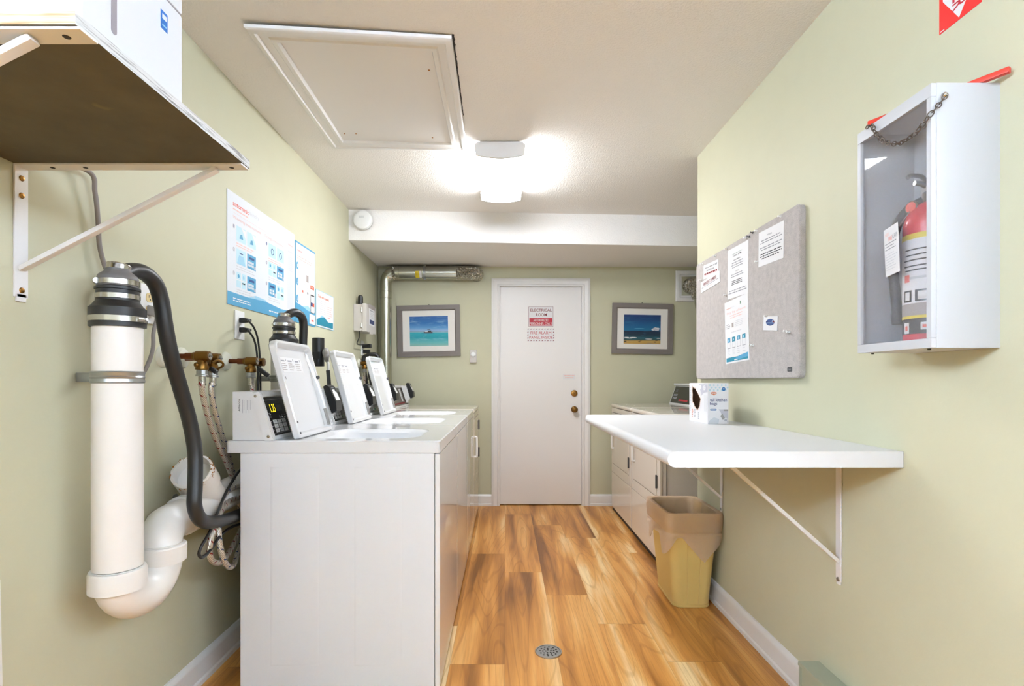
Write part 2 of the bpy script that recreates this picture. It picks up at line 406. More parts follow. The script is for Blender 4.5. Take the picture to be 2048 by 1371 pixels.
class Dec(MB):
    """flat printed sheet: local u right, v up; layers a hair apart"""
    STEP = 0.00045
    def frame(s, o, U, V):
        s.o, s.U, s.V = Vector(o), Vector(U).normalized(), Vector(V).normalized(); s.Nn = s.U.cross(s.V); s.t = 0.0; return s
    def p(s, u, v, n=0.0): return s.o + s.U * u + s.V * v + s.Nn * n
    def base(s, w, h, t, m, r=0.0):
        s.w, s.h, s.t = w, h, t
        ring = [(x + w / 2, y + h / 2) for x, y in rrect(w, h, r, 4)] if r else [(0, 0), (w, 0), (w, h), (0, h)]
        s.loops([[s.p(u, v, 0) for u, v in ring], [s.p(u, v, t) for u, v in ring]], m); return s
    def poly(s, pts, m, layer=1): s.face([s.p(u, v, s.t + s.STEP * layer) for u, v in pts], m)
    def rect(s, u0, v0, u1, v1, m, layer=1): s.poly([(u0, v0), (u1, v0), (u1, v1), (u0, v1)], m, layer)
    def disc(s, u, v, r, m, layer=1, ry=None, n=20): s.poly([(u + r * math.cos(2 * math.pi * k / n), v + (ry or r) * math.sin(2 * math.pi * k / n)) for k in range(n)], m, layer)
    def ring(s, u, v, r, w, m, layer=1, ry=None, n=24):
        ry = ry or r
        for k in range(n):
            a, b = 2 * math.pi * k / n, 2 * math.pi * (k + 1) / n
            s.poly([(u + r * math.cos(a), v + ry * math.sin(a)), (u + r * math.cos(b), v + ry * math.sin(b)), (u + (r - w) * math.cos(b), v + (ry - w) * math.sin(b)), (u + (r - w) * math.cos(a), v + (ry - w) * math.sin(a))], m, layer)
    def outline(s, u0, v0, u1, v1, w, m, layer=1):
        s.rect(u0, v0, u1, v0 + w, m, layer); s.rect(u0, v1 - w, u1, v1, m, layer); s.rect(u0, v0 + w, u0 + w, v1 - w, m, layer); s.rect(u1 - w, v0 + w, u1, v1 - w, m, layer)
    def text(s, sx, u0, v0, u1, v1, m, layer=2, bold=False, turn=0):
        """text stretched to fill the box; turn=1 reads upward"""
        V, P = text_geo(sx, bold)
        if not V: return
        x0, x1 = min(v[0] for v in V), max(v[0] for v in V); y0, y1 = min(v[1] for v in V), max(v[1] for v in V)
        k = s.mi(m); n = s.t + s.STEP * layer; vs = []
        for x, y in V:
            a, b = (x - x0) / (x1 - x0 + 1e-9), (y - y0) / (y1 - y0 + 1e-9)
            if turn == 1: a, b = 1 - b, a
            if turn == -1: a, b = b, 1 - a
            vs.append(s.bm.verts.new(s.p(u0 + (u1 - u0) * a, v0 + (v1 - v0) * b, n)))
        for q in P:
            try: s.bm.faces.new([vs[i] for i in q]).material_index = k
            except ValueError: pass
    def micro(s, u0, v0, u1, v1, rows, m, layer=1, fill=0.45, ragged=0.3, centre=False):
        """lines of print too small to read"""
        hh = (v1 - v0) / rows
        for r in range(rows):
            w = (u1 - u0) * (1 - random.random() * ragged); a = u0 + ((u1 - u0) - w) / 2 if centre else u0; e = a + w; vv = v1 - (r + 0.5) * hh
            while a < e - 1e-6:
                b = min(e, a + random.uniform(0.08, 0.2) * (u1 - u0)); s.rect(a, vv - hh * fill / 2, b - 0.012 * (u1 - u0), vv + hh * fill / 2, m, layer); a = b + 0.012 * (u1 - u0)
WL = dict(U=(0, 1, 0), V=(0, 0, 1)); WR = dict(U=(0, -1, 0), V=(0, 0, 1)); WB = dict(U=(1, 0, 0), V=(0, 0, 1))
# ------------------------------------------------------------------ the room
XA, YN = 1.95, -1.5
HX, YLW, YRW, SILL = 2.6, 0.70, 1.0, 1.92      # unseen hall added to shape the daylight: half width, side wall starts, left sill
def room():
    b = MB(); b.box(-HX, HX, YN, YB + .1, -.06, 0, 'wood_plank_floor'); o = b.build('floor'); lc = o.location.copy(); o.location = (0, 0, lc.z)
    # keep floor texture in world coordinates
    for v in o.data.vertices: v.co += Vector((lc.x, lc.y, 0))
    struct(o)
    b = MB(); b.box(-HX, HX, YN, YB + .1, ZC, ZC + .06, 'ceiling_paint'); struct(b.build('ceiling'))
    b = MB(); b.box(XL - .1, XL, YLW, YB + .1, 0, ZC, 'wall_paint'); struct(b.build('wall_left'))
    b = MB(); b.box(XR, XA, YRW, 3.0, 0, ZC, 'wall_paint'); struct(b.build('wall_right'))
    b = MB(); b.box(XA, XA + .1, 3.0, YB + .1, 0, ZC, 'wall_paint'); struct(b.build('wall_alcove'))
    d0, d1, dz = (1000 - CX) / 216, (1163 - CX) / 216, H + (CY - 573) / 216
    b = MB()
    b.box(XL - .1, d0 - .012, YB, YB + .1, 0, ZC, 'wall_paint'); b.box(d1 + .012, XA + .1, YB, YB + .1, 0, ZC, 'wall_paint'); b.box(d0 - .012, d1 + .012, YB, YB + .1, dz + .012, ZC, 'wall_paint')
    b.box(d0 - .1, d1 + .1, YB + .1, YB + .12, -.05, dz + .1, 'seam_dark')   # dark sheet added to block light leaking round the door
    struct(b.build('wall_back'))
    # soffit
    b = MB(); yl, yr = 3.93, 4.06
    b.prism([(XL, yl, 2.213), (XA, yr + .05, 2.206), (XA, YB, 2.206), (XL, YB, 2.213)], (0, 0, ZC - 2.206), 'ceiling_paint'); struct(b.build('ceiling_soffit'))
    # baseboards
    prof = [(0, 0), (.024, 0), (.024, .018), (.017, .024), (.017, .085), (.013, .095), (.006, .104), (0, .106)]
    def board(name, p0, p1, n):
        p0, p1, n = Vector(p0), Vector(p1), Vector(n); b = MB()
        b.loops([[p + n * d + Vector((0, 0, z)) for d, z in prof] for p in (p0, p1)], 'trim_paint'); struct(b.build(name))
    t0, t1 = (983 - CX) / 216, (1180 - CX) / 216
    board('baseboard_left', (XL, 1.0, 0), (XL, YB, 0), (1, 0, 0)); board('baseboard_right', (XR, 1.842, 0), (XR, 3.0, 0), (-1, 0, 0))
    board('baseboard_back_left', (XL, YB, 0), (t0, YB, 0), (0, -1, 0)); board('baseboard_back_right', (t1, YB, 0), (XA, YB, 0), (0, -1, 0))
    b = MB(); b.prism([(XL, .9, 0), (XL, 1.222, 0), (XL, 1.206, .70), (XL, .9, .70)], (.014, 0, 0), 'trim_paint'); struct(b.build('trim_1'))
    b = MB(); b.box(-HX, HX, YN - .1, YN, 0, 2.29, 'wall_paint'); struct(b.build('wall_added_front'))  # unseen wall added behind the camera, open above to limit the daylight
    b = MB(); b.box(-HX - .1, -HX, YN, YLW + .1, 0, SILL, 'wall_paint'); struct(b.build('wall_added_hall_left'))  # added hall wall, open above the sill to let daylight in
    b = MB(); b.box(HX, HX + .1, YN, YRW + .1, 0, 2.14, 'wall_paint'); struct(b.build('wall_added_hall_right'))  # added hall wall, built higher to cut light on the left wall
    b = MB(); b.box(-HX, XL - .1, YLW, YLW + .1, 0, ZC, 'wall_paint'); struct(b.build('wall_added_return_left'))  # added return closing the unseen hall on the left
    b = MB(); b.box(XA, HX, YRW, YRW + .1, 0, ZC, 'wall_paint'); struct(b.build('wall_added_return_right'))   # full-height return added to close the unseen hall on the right
    # door with casing
    root = bpy.data.objects.new('door_1', None); COL.objects.link(root); root.location = ((d0 + d1) / 2, YB, 0); root['kind'] = 'structure'
    b = MB(); b.box(d0, d1, YB + .014, YB + .054, .008, dz, 'door_paint', .002); b.build('door_slab', root)
    b = MB(); tz = H + (CY - 557) / 216
    W = d0 - .006 - t0
    prof = [(0, 0), (0, .016), (.012, .020), (.020, .022), (.030, .017), (W - .022, .013), (W - .012, .018), (W, .014), (W, 0)]   # casing section: across, out of the wall
    L = []
    for x, z, sx, sz in ((t0, 0, 1, 0), (t0, tz, 1, -1), (t1, tz, -1, -1), (t1, 0, -1, 0)): L.append([(x + sx * u, YB - o_, z + sz * u) for u, o_ in prof])
    b.loops(L, 'trim_paint')
    b.box(d0 - .012, d0 - .001, YB, YB + .09, 0, dz + .01, 'trim_paint'); b.box(d1 + .001, d1 + .012, YB, YB + .09, 0, dz + .01, 'trim_paint'); b.box(d0, d1, YB, YB + .09, dz + .001, dz + .012, 'trim_paint')
    b.build('door_frame', root)
    kx, kz, lz = (1148.3 - CX) / 215, H + (CY - 818) / 215, H + (CY - 786) / 215
    b = MB(); b.lathe([(.001, .0), (.030, 0), (.030, .004), (.024, .009), (.011, .012), (.010, .03), (.018, .036), (.0265, .046), (.027, .056), (.021, .066), (.011, .069), (.001, .069)], (kx, YB + .014, kz), (0, -1, 0), 'old_brass', 28)
    b.build('door_knob', root)['label'] = 'round brass door knob'
    b = MB(); b.lathe([(.001, 0), (.030, 0), (.030, .006), (.026, .012), (.016, .014), (.015, .017), (.001, .017)], (kx, YB + .014, lz), (0, -1, 0), 'brass', 28); b.box(kx - .002, kx + .002, YB - .0045, YB - .003, lz - .006, lz + .006, 'seam_dark')
    b.build('deadbolt', root)['label'] = 'round brass deadbolt lock'
    for z in (.26, 1.0, 1.74): b = MB(); b.box(d0 - .004, d0 + .004, YB + .008, YB + .016, z - .045, z + .045, 'trim_paint', .002); b.build('hinge', root)
room()
def S(x): return (x - CX) / 216
def Z(y): return H + (CY - y) / 216
# signs on the door
yd = YB + .0135
d = Dec(); d.frame((S(1057), yd, Z(653)), **WB); w, h = 50 / 216, 41 / 216; d.base(w, h, .001, 'paper')
d.outline(.002, .002, w - .002, h - .002, .0025, 'ink_maroon')
d.rect(.009, .011, w - .009, .082, 'sign_red'); d.text('ELECTRICAL', .018, .142, w - .014, .168, 'ink_maroon', 1, True); d.text('ROOM', .070, .098, w - .062, .126, 'ink_maroon', 1, True)
d.text('AUTHORIZED', .045, .050, w - .042, .074, 'paper', 2); d.text('PERSONNEL ONLY', .013, .017, w - .013, .042, 'paper', 2)
tag(d.build('door_sign'), 'red and white ELECTRICAL ROOM authorized personnel sign on white door', 'sign')
d = Dec(); d.frame((S(1054.5), yd, Z(682)), **WB); w, h = 54.5 / 216, 26 / 216; d.base(w, h, .001, 'paper')
k = 0
for v in (.003, h - .011):
    for i in range(10):
        u = .003 + i * (w - .018) / 9; d.poly([(u, v), (u + .009, v), (u + .014, v + .008), (u + .005, v + .008)], 'ink_maroon')
for u in (.003, w - .011):
    for i in range(3): d.poly([(u, .024 + i * .026), (u + .008, .030 + i * .026), (u + .008, .041 + i * .026), (u, .035 + i * .026)], 'ink_maroon')
d.text('FIRE ALARM', .032, .066, w - .030, .092, 'sign_red', 1); d.text('PANEL INSIDE', .020, .024, w - .016, .050, 'sign_red', 1)
tag(d.build('door_sign'), 'FIRE ALARM PANEL INSIDE sign with striped border on white door', 'sign')
d = Dec(); d.frame((S(1126), yd, Z(758)), **WB); d.base(.115, .05, .0006, 'paper'); d.micro(.008, .024, .108, .044, 1, 'ink_palered', ragged=0, fill=.5); d.micro(.02, .006, .10, .024, 1, 'ink_palered', ragged=0, fill=.4)
tag(d.build('door_sticker'), 'small faded pink lettered sticker above the deadbolt on the door', 'sticker')
# timer switch
root = thing('timer_switch', 'small beige dial timer switch on green wall left of door', 'timer switch', (S(946.5), YB, Z(726)))
b = MB(); b.box(S(940), S(953.5), YB - .030, YB, Z(725), Z(699.5), 'box_grey', .004); b.build('switch_box', root)
b = MB(); c = (S(947), YB - .030, Z(709)); b.lathe([(.001, 0), (.024, 0), (.024, .002), (.019, .003), (.017, .014), (.001, .015)], c, (0, -1, 0), 'outlet_white', 28); b.torus((c[0], c[1] - .001, c[2]), (0, 1, 0), .0235, .0012, 'grey_plastic', 28, 6); b.box(c[0] - .001, c[0] + .001, YB - .0305, YB - .029, Z(717), Z(713.5), 'seam_dark'); b.build('dial', root)
# framed pictures
def picture(x0, x1, y0, y1, tilt, pm, label, extra):
    cx, cz = S((x0 + x1) / 2), Z((y0 + y1) / 2); w, h = (x1 - x0) / 216, (y1 - y0) / 216; fw = .048
    root = thing('framed_picture', label, 'picture', (cx, YB, cz - h / 2), 'beach photographs on the back wall')
    R = Matrix.Rotation(math.radians(tilt), 4, 'Y'); pv = (cx, YB, cz)
    b = MB(); y1_, y0_ = YB - .001, YB - .026
    O = [(-w / 2, -h / 2), (w / 2, -h / 2), (w / 2, h / 2), (-w / 2, h / 2)]; I = [(a - math.copysign(fw, a), c - math.copysign(fw, c)) for a, c in O]; I2 = [(a - math.copysign(fw * .8, a), c - math.copysign(fw * .8, c)) for a, c in O]
    def ring(P, y): return [Vector((cx + a, y, cz + c)) for a, c in P]
    b.loops([ring(O, y1_), ring(O, y0_), ring(I2, y0_ - .002), ring(I, y0_ + .012), ring(I, y1_)], 'frame_grey', False, False); b.bm.transform(Matrix.Translation(Vector(pv)) @ R @ Matrix.Translation(-Vector(pv))); b.build('picture_frame', root)
    b = MB(); b.box(cx - w / 2 + fw * .9, cx + w / 2 - fw * .9, YB - .012, YB - .006, cz - h / 2 + fw * .9, cz + h / 2 - fw * .9, 'mat_board', 0, 2, R, pv); b.build('mat_board', root)
    (px0, px1, py0, py1) = extra[0]; pw, ph = (px1 - px0) / 216, (py1 - py0) / 216
    d = Dec(); d.frame(Vector((S(px0), YB - .0121, Z(py1))), **WB); d.outline(-.006, -.006, pw + .006, ph + .006, .005, 'trim_paint', 0); d.base(pw, ph, .0008, pm)
    extra[1](d, pw, ph); d.bm.transform(Matrix.Translation(Vector(pv)) @ R @ Matrix.Translation(-Vector(pv))); d.build('print', root, smooth=False)
    b = MB(); b.face([Vector((cx + a, YB - .0165, cz + c)) for a, c in ((-w / 2 + fw * .85, -h / 2 + fw * .85), (w / 2 - fw * .85, -h / 2 + fw * .85), (w / 2 - fw * .85, h / 2 - fw * .85), (-w / 2 + fw * .85, h / 2 - fw * .85))], 'picture_glass'); b.build('glass', root)
    b = MB(); b.lathe([(.001, 0), (.004, 0), (.004, .004), (.001, .005)], (cx, YB, cz + h / 2 + .008), (0, -1, 0), 'seam_dark', 10); b.build('nail', root)
def boat(d, w, h):
    d.poly([(.37 * w, .43 * h), (.58 * w, .42 * h), (.6 * w, .475 * h), (.36 * w, .475 * h)], 'dark_grey', 1); d.rect(.40 * w, .475 * h, .47 * w, .50 * h, 'paper', 1); d.rect(.47 * w, .475 * h, .56 * w, .52 * h, 'seam_dark', 1); d.rect(.46 * w, .55 * h, .54 * w, .565 * h, 'seam_dark', 1); d.rect(.30 * w, .415 * h, .62 * w, .428 * h, 'poster_teal', 1)
def shades(d, w, h):
    for u, v in ((.05, .13), (.04, .075), (.46, .125), (.43, .07), (.89, .13), (.85, .07)): d.disc(u * w, v * h, .04 * w, 'seam_dark', 1, .016 * h, 10)
    for i, (u, v, a) in enumerate(((.08, .215, .07), (.26, .215, .1), (.15, .192, .09), (.68, .17, .1), (.94, .2, .05))): d.disc(u * w, v * h, a * w, 'paper', 1.5 + i * .5, .014 * h, 12)
    for i, (u, v, a) in enumerate(((.80, .50, .05), (.86, .54, .05), (.92, .53, .05), (.83, .52, .05), (.89, .49, .07))): d.disc(u * w, v * h, a * w, 'carton_grey' if i > 2 else 'paper_cool', 1 + i * .5, .035 * h, 12)
    d.disc(.42 * w, .525 * h, .14 * w, 'poster_blue', 1, .012 * h, 14)
picture(795.5, 920.5, 610.5, 712.5, -1.1, 'print_lagoon', 'grey framed photograph of a boat on a turquoise lagoon', ((820, 896.5, 632.5, 691.5), boat))
picture(1223.5, 1344.5, 607, 707.5, 1.0, 'print_beach', 'grey framed photograph of a dark blue sea and sandy beach', ((1247, 1320.5, 629.5, 687.5), shades))
# ceiling hatch
def hatch():
    q = [Vector(((x - CX) / (CY - y) * (ZC - H), F / (CY - y) * (ZC - H), ZC)) for x, y in ((487, 40), (903, 68), (935, 297), (665, 292))]
    c = sum(q, Vector()) / 4
    root = thing('ceiling_hatch', 'white access hatch with moulded frame set in the ceiling', 'ceiling hatch', c)
    def inset(w):
        out = []
        for i in range(4):
            p, a, e = q[i], q[i - 1], q[(i + 1) % 4]; d1, d2 = (a - p).normalized(), (e - p).normalized(); out.append(p + (d1 + d2) * w)
        return out
    b = MB(); k = (.012, .004, .0, .0)  # the frame hangs a crack below the ceiling at the near edge
    def R(w, z): return [p + Vector((0, 0, -z - k[i] * (1 if w < .03 else .5))) for i, p in enumerate(inset(w))]
    b.loops([R(0, .0005), R(0, .012), R(.008, .018), R(.024, .020), R(.030, .014), R(.058, .012), R(.064, .018), R(.080, .018), R(.086, .002)], 'trim_paint', False, False)
    b.build('hatch_frame', root)
    b = MB(); P = inset(.078); b.loops([[p + Vector((0, 0, -.002)) for p in P], [p + Vector((0, 0, -.006)) for p in P]], 'door_paint'); b.build('hatch_panel', root)
    for x, y in ((590, 79.5), (611, 82.5), (689, 267), (712, 267), (865, 275), (858, 140)):
        b = MB(); t = (ZC - H - .006) / (CY - y); b.lathe([(.001, 0), (.0045, 0), (.004, .0012), (.001, .0014)], ((x - CX) * t, F * t, ZC - .006), (0, 0, -1), 'rust', 10); b.build('screw', root)
    b = MB(); e0, e1 = q[1] + Vector((.003, 0, -.001)), q[1].lerp(q[2], .62) + Vector((.003, 0, -.001)); P = []
    n = 40
    for i in range(n + 1): P.append((e0.lerp(e1, i / n), (.006 * (1 - i / n) + .0012) * random.uniform(.5, 1.2)))
    for (p, a), (r, c2) in zip(P, P[1:]): b.face([p + Vector((-.002, 0, 0)), r + Vector((-.002, 0, 0)), r + Vector((c2, 0, 0)), p + Vector((a, 0, 0))], 'seam_dark')
    b.build('cracked_caulk', root)['label'] = 'dark crack along the hatch frame'
hatch()
# ceiling light: wraparound fixture
def light():
    x0, x1, y0, y1 = -.166, .106, 2.80, 3.52; cx = (x0 + x1) / 2
    root = thing('ceiling_light', 'white wraparound fluorescent light glowing on the ceiling', 'ceiling light', (cx, (y0 + y1) / 2, ZC))
    b = MB(); b.box(x0 + .03, x1 - .03, y0 + .006, y1 - .006, ZC - .03, ZC, 'bracket_white', .004); b.build('housing', root)
    def prof(s=1.0, dz=0):
        P = []
        for k in range(13):
            u = -1 + k / 6; P.append((cx + u * .126 * s, ZC - .022 - (.052 + .016 * (1 - u * u)) * s - dz))
        P = [(cx - .134 * s, ZC - .02)] + P + [(cx + .134 * s, ZC - .02)]
        return P
    m = bpy.data.materials.new('glowing_diffuser'); t = NT(m); e = t.n('ShaderNodeEmission'); e.inputs[0].default_value = LAMPC; e.inputs[1].default_value = LAMP; t.t.links.new(e.outputs[0], t.out.inputs[0]); M['glowing_diffuser'] = m
    b = MB(); b.loops([[(x, y, z) for x, z in prof()] for y in (y0 + .012, y1 - .012)], 'glowing_diffuser', False, False, False); b.build('diffuser', root, fix=False)
    for y in (y0, y1 - .014):
        b = MB(); b.loops([[(x, yy, z) for x, z in [(cx - .12, ZC - .004)] + prof(1.03) + [(cx + .12, ZC - .004)]] for yy in (y, y + .014)], 'bracket_white'); b.build('end_cap', root)
light()
# smoke detector on soffit
c = at(727, 441, Y=3.925)
root = thing('smoke_detector', 'round white smoke detector on the soffit beside the left wall', 'smoke detector', c)
b = MB(); b.lathe([(.001, 0), (.066, 0), (.066, .012), (.060, .013), (.060, .016), (.001, .016)], c + Vector((0, .016, 0)), (0, -1, 0), 'seam_dark', 36); b.build('base', root)
b = MB(); b.lathe([(.001, 0), (.070, 0), (.072, .008), (.068, .03), (.056, .036), (.001, .037)], c, (0, -1, 0), 'outlet_white', 36); b.build('cover', root)
d = Dec(); d.frame(c + Vector((-.025, -.0372, .012)), **WB); d.micro(0, 0, .05, .016, 2, 'ink_grey', 0, .4); d.build('marking', root)
# ------------------------------------------------------------------ silver ducts
def duct(name, path, r, m, parent, smooth=0, seg=28): b = MB(); b.tube(path, r, m, seg, smooth); return b.build(name, parent)
def left_duct():
    Y = 4.755; xv = (772 - CX) * Y / F; zh = H + (CY - 545.5) * Y / F; xe = (942 - CX) * Y / F
    root = thing('exhaust_duct', 'silver metal exhaust duct rising in the corner and running under soffit', 'duct', (xv, Y, .2))
    zt = H + (CY - 577) * Y / F
    duct('vertical_pipe', [(xv, Y, .2), (xv, Y, zt)], .050, 'duct_metal', root)
    b = MB(); b.tube([(xv, Y, zt - .09), (xv, Y, zt - .001)], .052, 'duct_metal', 28); b.torus((xv, Y, zt - .088), (0, 0, 1), .051, .0025, 'duct_metal'); b.torus((xv, Y, zt - .028), (0, 0, 1), .052, .003, 'duct_metal'); b.build('pipe_collar', root)
    R = .085; arc = [(xv + R - R * math.cos(a), Y, zh - R + R * math.sin(a)) for a in [math.pi / 2 * k / 5 for k in range(6)]]
    duct('elbow', [(xv, Y, zt)] + arc, [.051] + [.051 + .008 * k / 5 for k in range(6)], 'duct_metal', root)
    b = MB(); n = 14; P = [(xv + R * .75 + .075 * k / n, Y, zh) for k in range(n + 1)]; b.tube(P, [.060 + random.uniform(-.003, .003) for _ in P], 'crinkled_foil', 40); b.build('foil_tape', root)['label'] = 'crinkled foil tape joint'
    duct('horizontal_pipe', [(xv + R, Y, zh), (xe - .10, Y, zh)], .060, 'duct_metal', root)
    b = MB(); n = 14; P = [(xe - .13 + .125 * k / n, Y, zh) for k in range(n + 1)]; ra = .065
    for k in range(1, 8):
        a = math.pi / 2 * k / 7; P.append((xe - .005 + .055 * math.sin(a), Y + .07 - .07 * math.cos(a), zh))
    P.append((xe + .05, YB + .005, zh)); b.tube(P, [.063 + random.uniform(-.003, .003) for _ in P], 'crinkled_foil', 40); b.build('foil_elbow', root)['label'] = 'crinkled foil wrapped elbow into the wall'
    xs = (850 - CX) * Y / F; b = MB(); b.torus((xs, Y, zh), (1, 0, 0), .0615, .0015, 'zinc', 36)
    L = [[(xs + s * .011, Y + math.sin(a) * .0625, zh + math.cos(a) * .0625) for s in (-1, 1)] for a in [2 * math.pi * k / 36 for k in range(37)]]
    b.loops(L, 'zinc', False, False, False); b.box(xs - .011, xs + .011, Y - .003, Y + .003, zh + .06, 2.213, 'zinc'); b.build('hanger_strap', root, fix=False)
    b = MB()
    for x0, x1, m in ((832.5, 840.5, 'sticker_yellow'), (840.5, 845, 'paper')):
        L = [[((x - CX) * Y / F, Y - math.sin(a) * .0608, zh - math.cos(a) * .0608) for x in (x0, x1)] for a in [math.radians(q) for q in (35, 50, 65, 80, 95)]]
        b.loops(L, m, False, False, False)
    b.build('sticker', root, fix=False)['label'] = 'yellow and white sticker'
left_duct()
def right_duct():
    Y = 4.70; c0 = Vector((1.715, YB, 2.03))
    root = thing('vent_outlet', 'white framed wall vent with crumpled foil duct behind notice board', 'vent', (1.715, YB, 1.89))
    b = MB(); h = .142
    O = [(-h, -h), (h, -h), (h, h), (-h, h)]
    def r(s, y): return [Vector((c0.x + a * s, y, c0.z + b_ * s)) for a, b_ in O]
    b.loops([r(1, YB), r(1, YB - .014), r(.92, YB - .020), r(.76, YB - .020), r(.70, YB - .012), r(.62, YB - .012), r(.62, YB)], 'trim_paint', False, False); b.build('vent_frame', root)
    b = MB(); P = [(1.715, YB, 2.03), (1.715, YB - .05, 2.03), (1.72, YB - .10, 2.02), (1.73, YB - .135, 1.97), (1.745, YB - .14, 1.90)]; P = catmull(P, 5); b.tube(P, [.07 + random.uniform(-.008, .008) for _ in P], 'crinkled_foil', 36); b.build('foil_elbow', root)
    b = MB(); b.tube([(1.742, YB - .14, 1.92), (1.775, YB - .14, 1.70), (1.80, YB - .12, 1.45), (1.82, YB - .11, .4)], .05, 'duct_metal', 24, 6); b.build('pipe', root)
right_duct()
# floor drain
c = Vector((86 * 1.16 / 543, 1.16 * F / 543, 0))
root = thing('floor_drain', 'round metal floor drain cover set in the wood floor', 'drain', c)
b = MB(); b.lathe([(.052, 0), (.058, 0), (.058, .003), (.056, .0045), (.052, .0045), (.051, .001)], c, (0, 0, 1), 'steel', 40); b.build('rim', root)
b = MB(); b.lathe([(.001, .0), (.0505, 0), (.0505, .0025), (.001, .0028)], c, (0, 0, 1), 'zinc', 40)
for R_, n in ((.012, 5), (.024, 9), (.036, 12)):
    for i in range(n):
        a = 2 * math.pi * i / n + R_ * 40; b.lathe([(.001, .0026), (.0042, .0027), (.0042, .0031), (.001, .0031)], c + Vector((R_ * math.cos(a), R_ * math.sin(a), 0)), (0, 0, 1), 'seam_dark', 8)
b.build('grate', root)
# ------------------------------------------------------------------ washers (left row)
XF, XRC = -.2426, -.985
PITCH = .690; Y0 = 1.935; WW = .684
def frame_mat(o, a, b, n): return Matrix.Translation(Vector(o)) @ Matrix((Vector(a), Vector(b), Vector(n))).transposed().to_4x4()
CB, CT = Vector((-.859, 0, .937)), Vector((-.917, 0, 1.118))        # front face of the slanted console, bottom and top
CS = (CT - CB).normalized(); CN = Vector((CS.z, 0, -CS.x))          # up the slope / out of the face
def console_at(y, s, n=0.0): return CB + CS * s + CN * n + Vector((0, y, 0))
def make_console(root, y0, y1, brown=False):
    b = MB(); b.prism([(-1.0166, y0 + .006, .9365), (-1.0166, y0 + .006, 1.1175), (-.944, y0 + .006, 1.1175), (-.887, y0 + .006, .9365)], (0, y1 - y0 - .012, 0), 'console_white')
    th = .036; L = (CT - CB).length
    def slab(ya, yb, s0, s1, n0, n1, m, bev=.003):
        t = bmesh.new(); bmesh.ops.create_cube(t, size=1)
        for v in t.verts: v.co = Vector(((ya + yb) / 2 + v.co.x * (yb - ya), (s0 + s1) / 2 + v.co.y * (s1 - s0), (n0 + n1) / 2 + v.co.z * (n1 - n0)))
        if bev: bmesh.ops.bevel(t, geom=t.edges[:], offset=bev, segments=2, affect='EDGES')
        t.transform(frame_mat(CB, (0, 1, 0), CS, CN)); b.merge(t, m)
    pa, pb = y0 + .022, y1 - .02
    slab(y0, pa, 0, L, -th, 0, 'console_white'); slab(pb, y1, 0, L, -th, 0, 'console_white'); slab(pa - .004, pb + .004, 0, .016, -th, 0, 'console_white'); slab(pa - .004, pb + .004, L - .022, L, -th, 0, 'console_white'); slab(pa - .004, pb + .004, .012, L - .018, -th, -.012, 'console_white', 0)
    o = b.build('console', root)
    for s in (.02, L - .012): b = MB(); c = console_at(y0, s, -.017); b.lathe([(.001, -.002), (.0062, -.002), (.0055, .001), (.001, .002)], c, (0, -1, 0), 'steel', 14); b.build('screw', o)
    d = Dec(); d.frame((-.998, y0 + .0058, 1.02), (1, 0, 0), (0, 0, 1)); d.text('Alliance', .002, .024, .009, .070, 'ink_black', 0, True, 1)
    for u in (.018, .03, .042): d.rect(u, .018, u + .0015, .068, 'ink_grey', 0); d.rect(u + .005, .03, u + .0062, .066, 'ink_grey', 0)
    d.build('rating_print', o)
    # black control panel
    d = Dec(); w, h = pb - pa, L - .038; d.frame(console_at(pa, .016, -.0118), (0, 1, 0), CS); d.base(w, h, .003, 'panel_brown' if brown else 'panel_black')
    if not brown:
        d.outline(.006, .008, w - .01, h - .010, .0012, 'ink_grey'); u0 = .036
        d.text('1.25', u0 + .010, h * .60, u0 + .052, h * .82, 'display_digits', 1); d.rect(u0 + .06, h * .62, u0 + .11, h * .8, 'dark_grey')
        for i in range(3): d.rect(u0 + .064 + i * .022, h * .43, u0 + .076 + i * .022, h * .46, 'ink_pale'); d.rect(u0 + .066 + i * .022, h * .49, u0 + .074 + i * .022, h * .505, 'ink_grey')
        for i in range(4): d.rect(.018 + (i % 2) * .006, h * (.58 - .035 * i), .030 + (i % 2) * .006, h * (.592 - .035 * i), 'ink_pale')
        for r in range(3):
            d.rect(.012, h * (.125 + .115 * r), .026, h * (.14 + .115 * r), 'ink_pale')
            for c in range(3):
                u, v = u0 + c * .039, h * (.075 + .115 * r); d.rect(u, v, u + .033, v + h * .10, 'key_white'); d.micro(u + .006, v + .004, u + .028, v + h * .09, 2, 'ink_grey', 2, .3)
        d.rect(u0 + .122, h * .085, u0 + .152, h * .17, 'key_green'); d.rect(u0 + .185, h * .085, u0 + .21, h * .17, 'key_white'); d.rect(u0 + .30, h * .085, u0 + .33, h * .17, 'key_green')
    else:
        u = w * .68; d.rect(u, h * .22, u + .055, h * .95, 'outlet_white'); d.micro(u + .012, h * .3, u + .044, h * .9, 7, 'ink_grey', 2, .5); d.rect(.12, h * .08, w - .10, h * .16, 'ink_maroon')
    d.build('control_panel', root)
    # card reader on the console
    ya, yb = y1 - .112, y1 - .03
    b = MB(); b.prism([console_at(ya + .006, .025, -.002), console_at(ya + .006, .06, .05), console_at(ya + .006, L - .02, .05), console_at(ya + .006, L - .008, -.002)], (0, yb - ya - .012, 0), 'console_white'); r = b.build('card_reader', root)
    b = MB(); b.prism([console_at(ya, .052, .045), console_at(ya, .058, .072), console_at(ya, .10, .082), console_at(ya, L - .01, .072), console_at(ya, L + .002, .060), console_at(ya, L - .002, .045)], (0, yb - ya, 0), 'black_plastic'); b.build('reader_face', r)
    d = Dec(); dr = (console_at(0, L - .012, .0728) - console_at(0, .10, .0825)).normalized(); d.frame(console_at(ya, .10, .083), (0, 1, 0), dr)
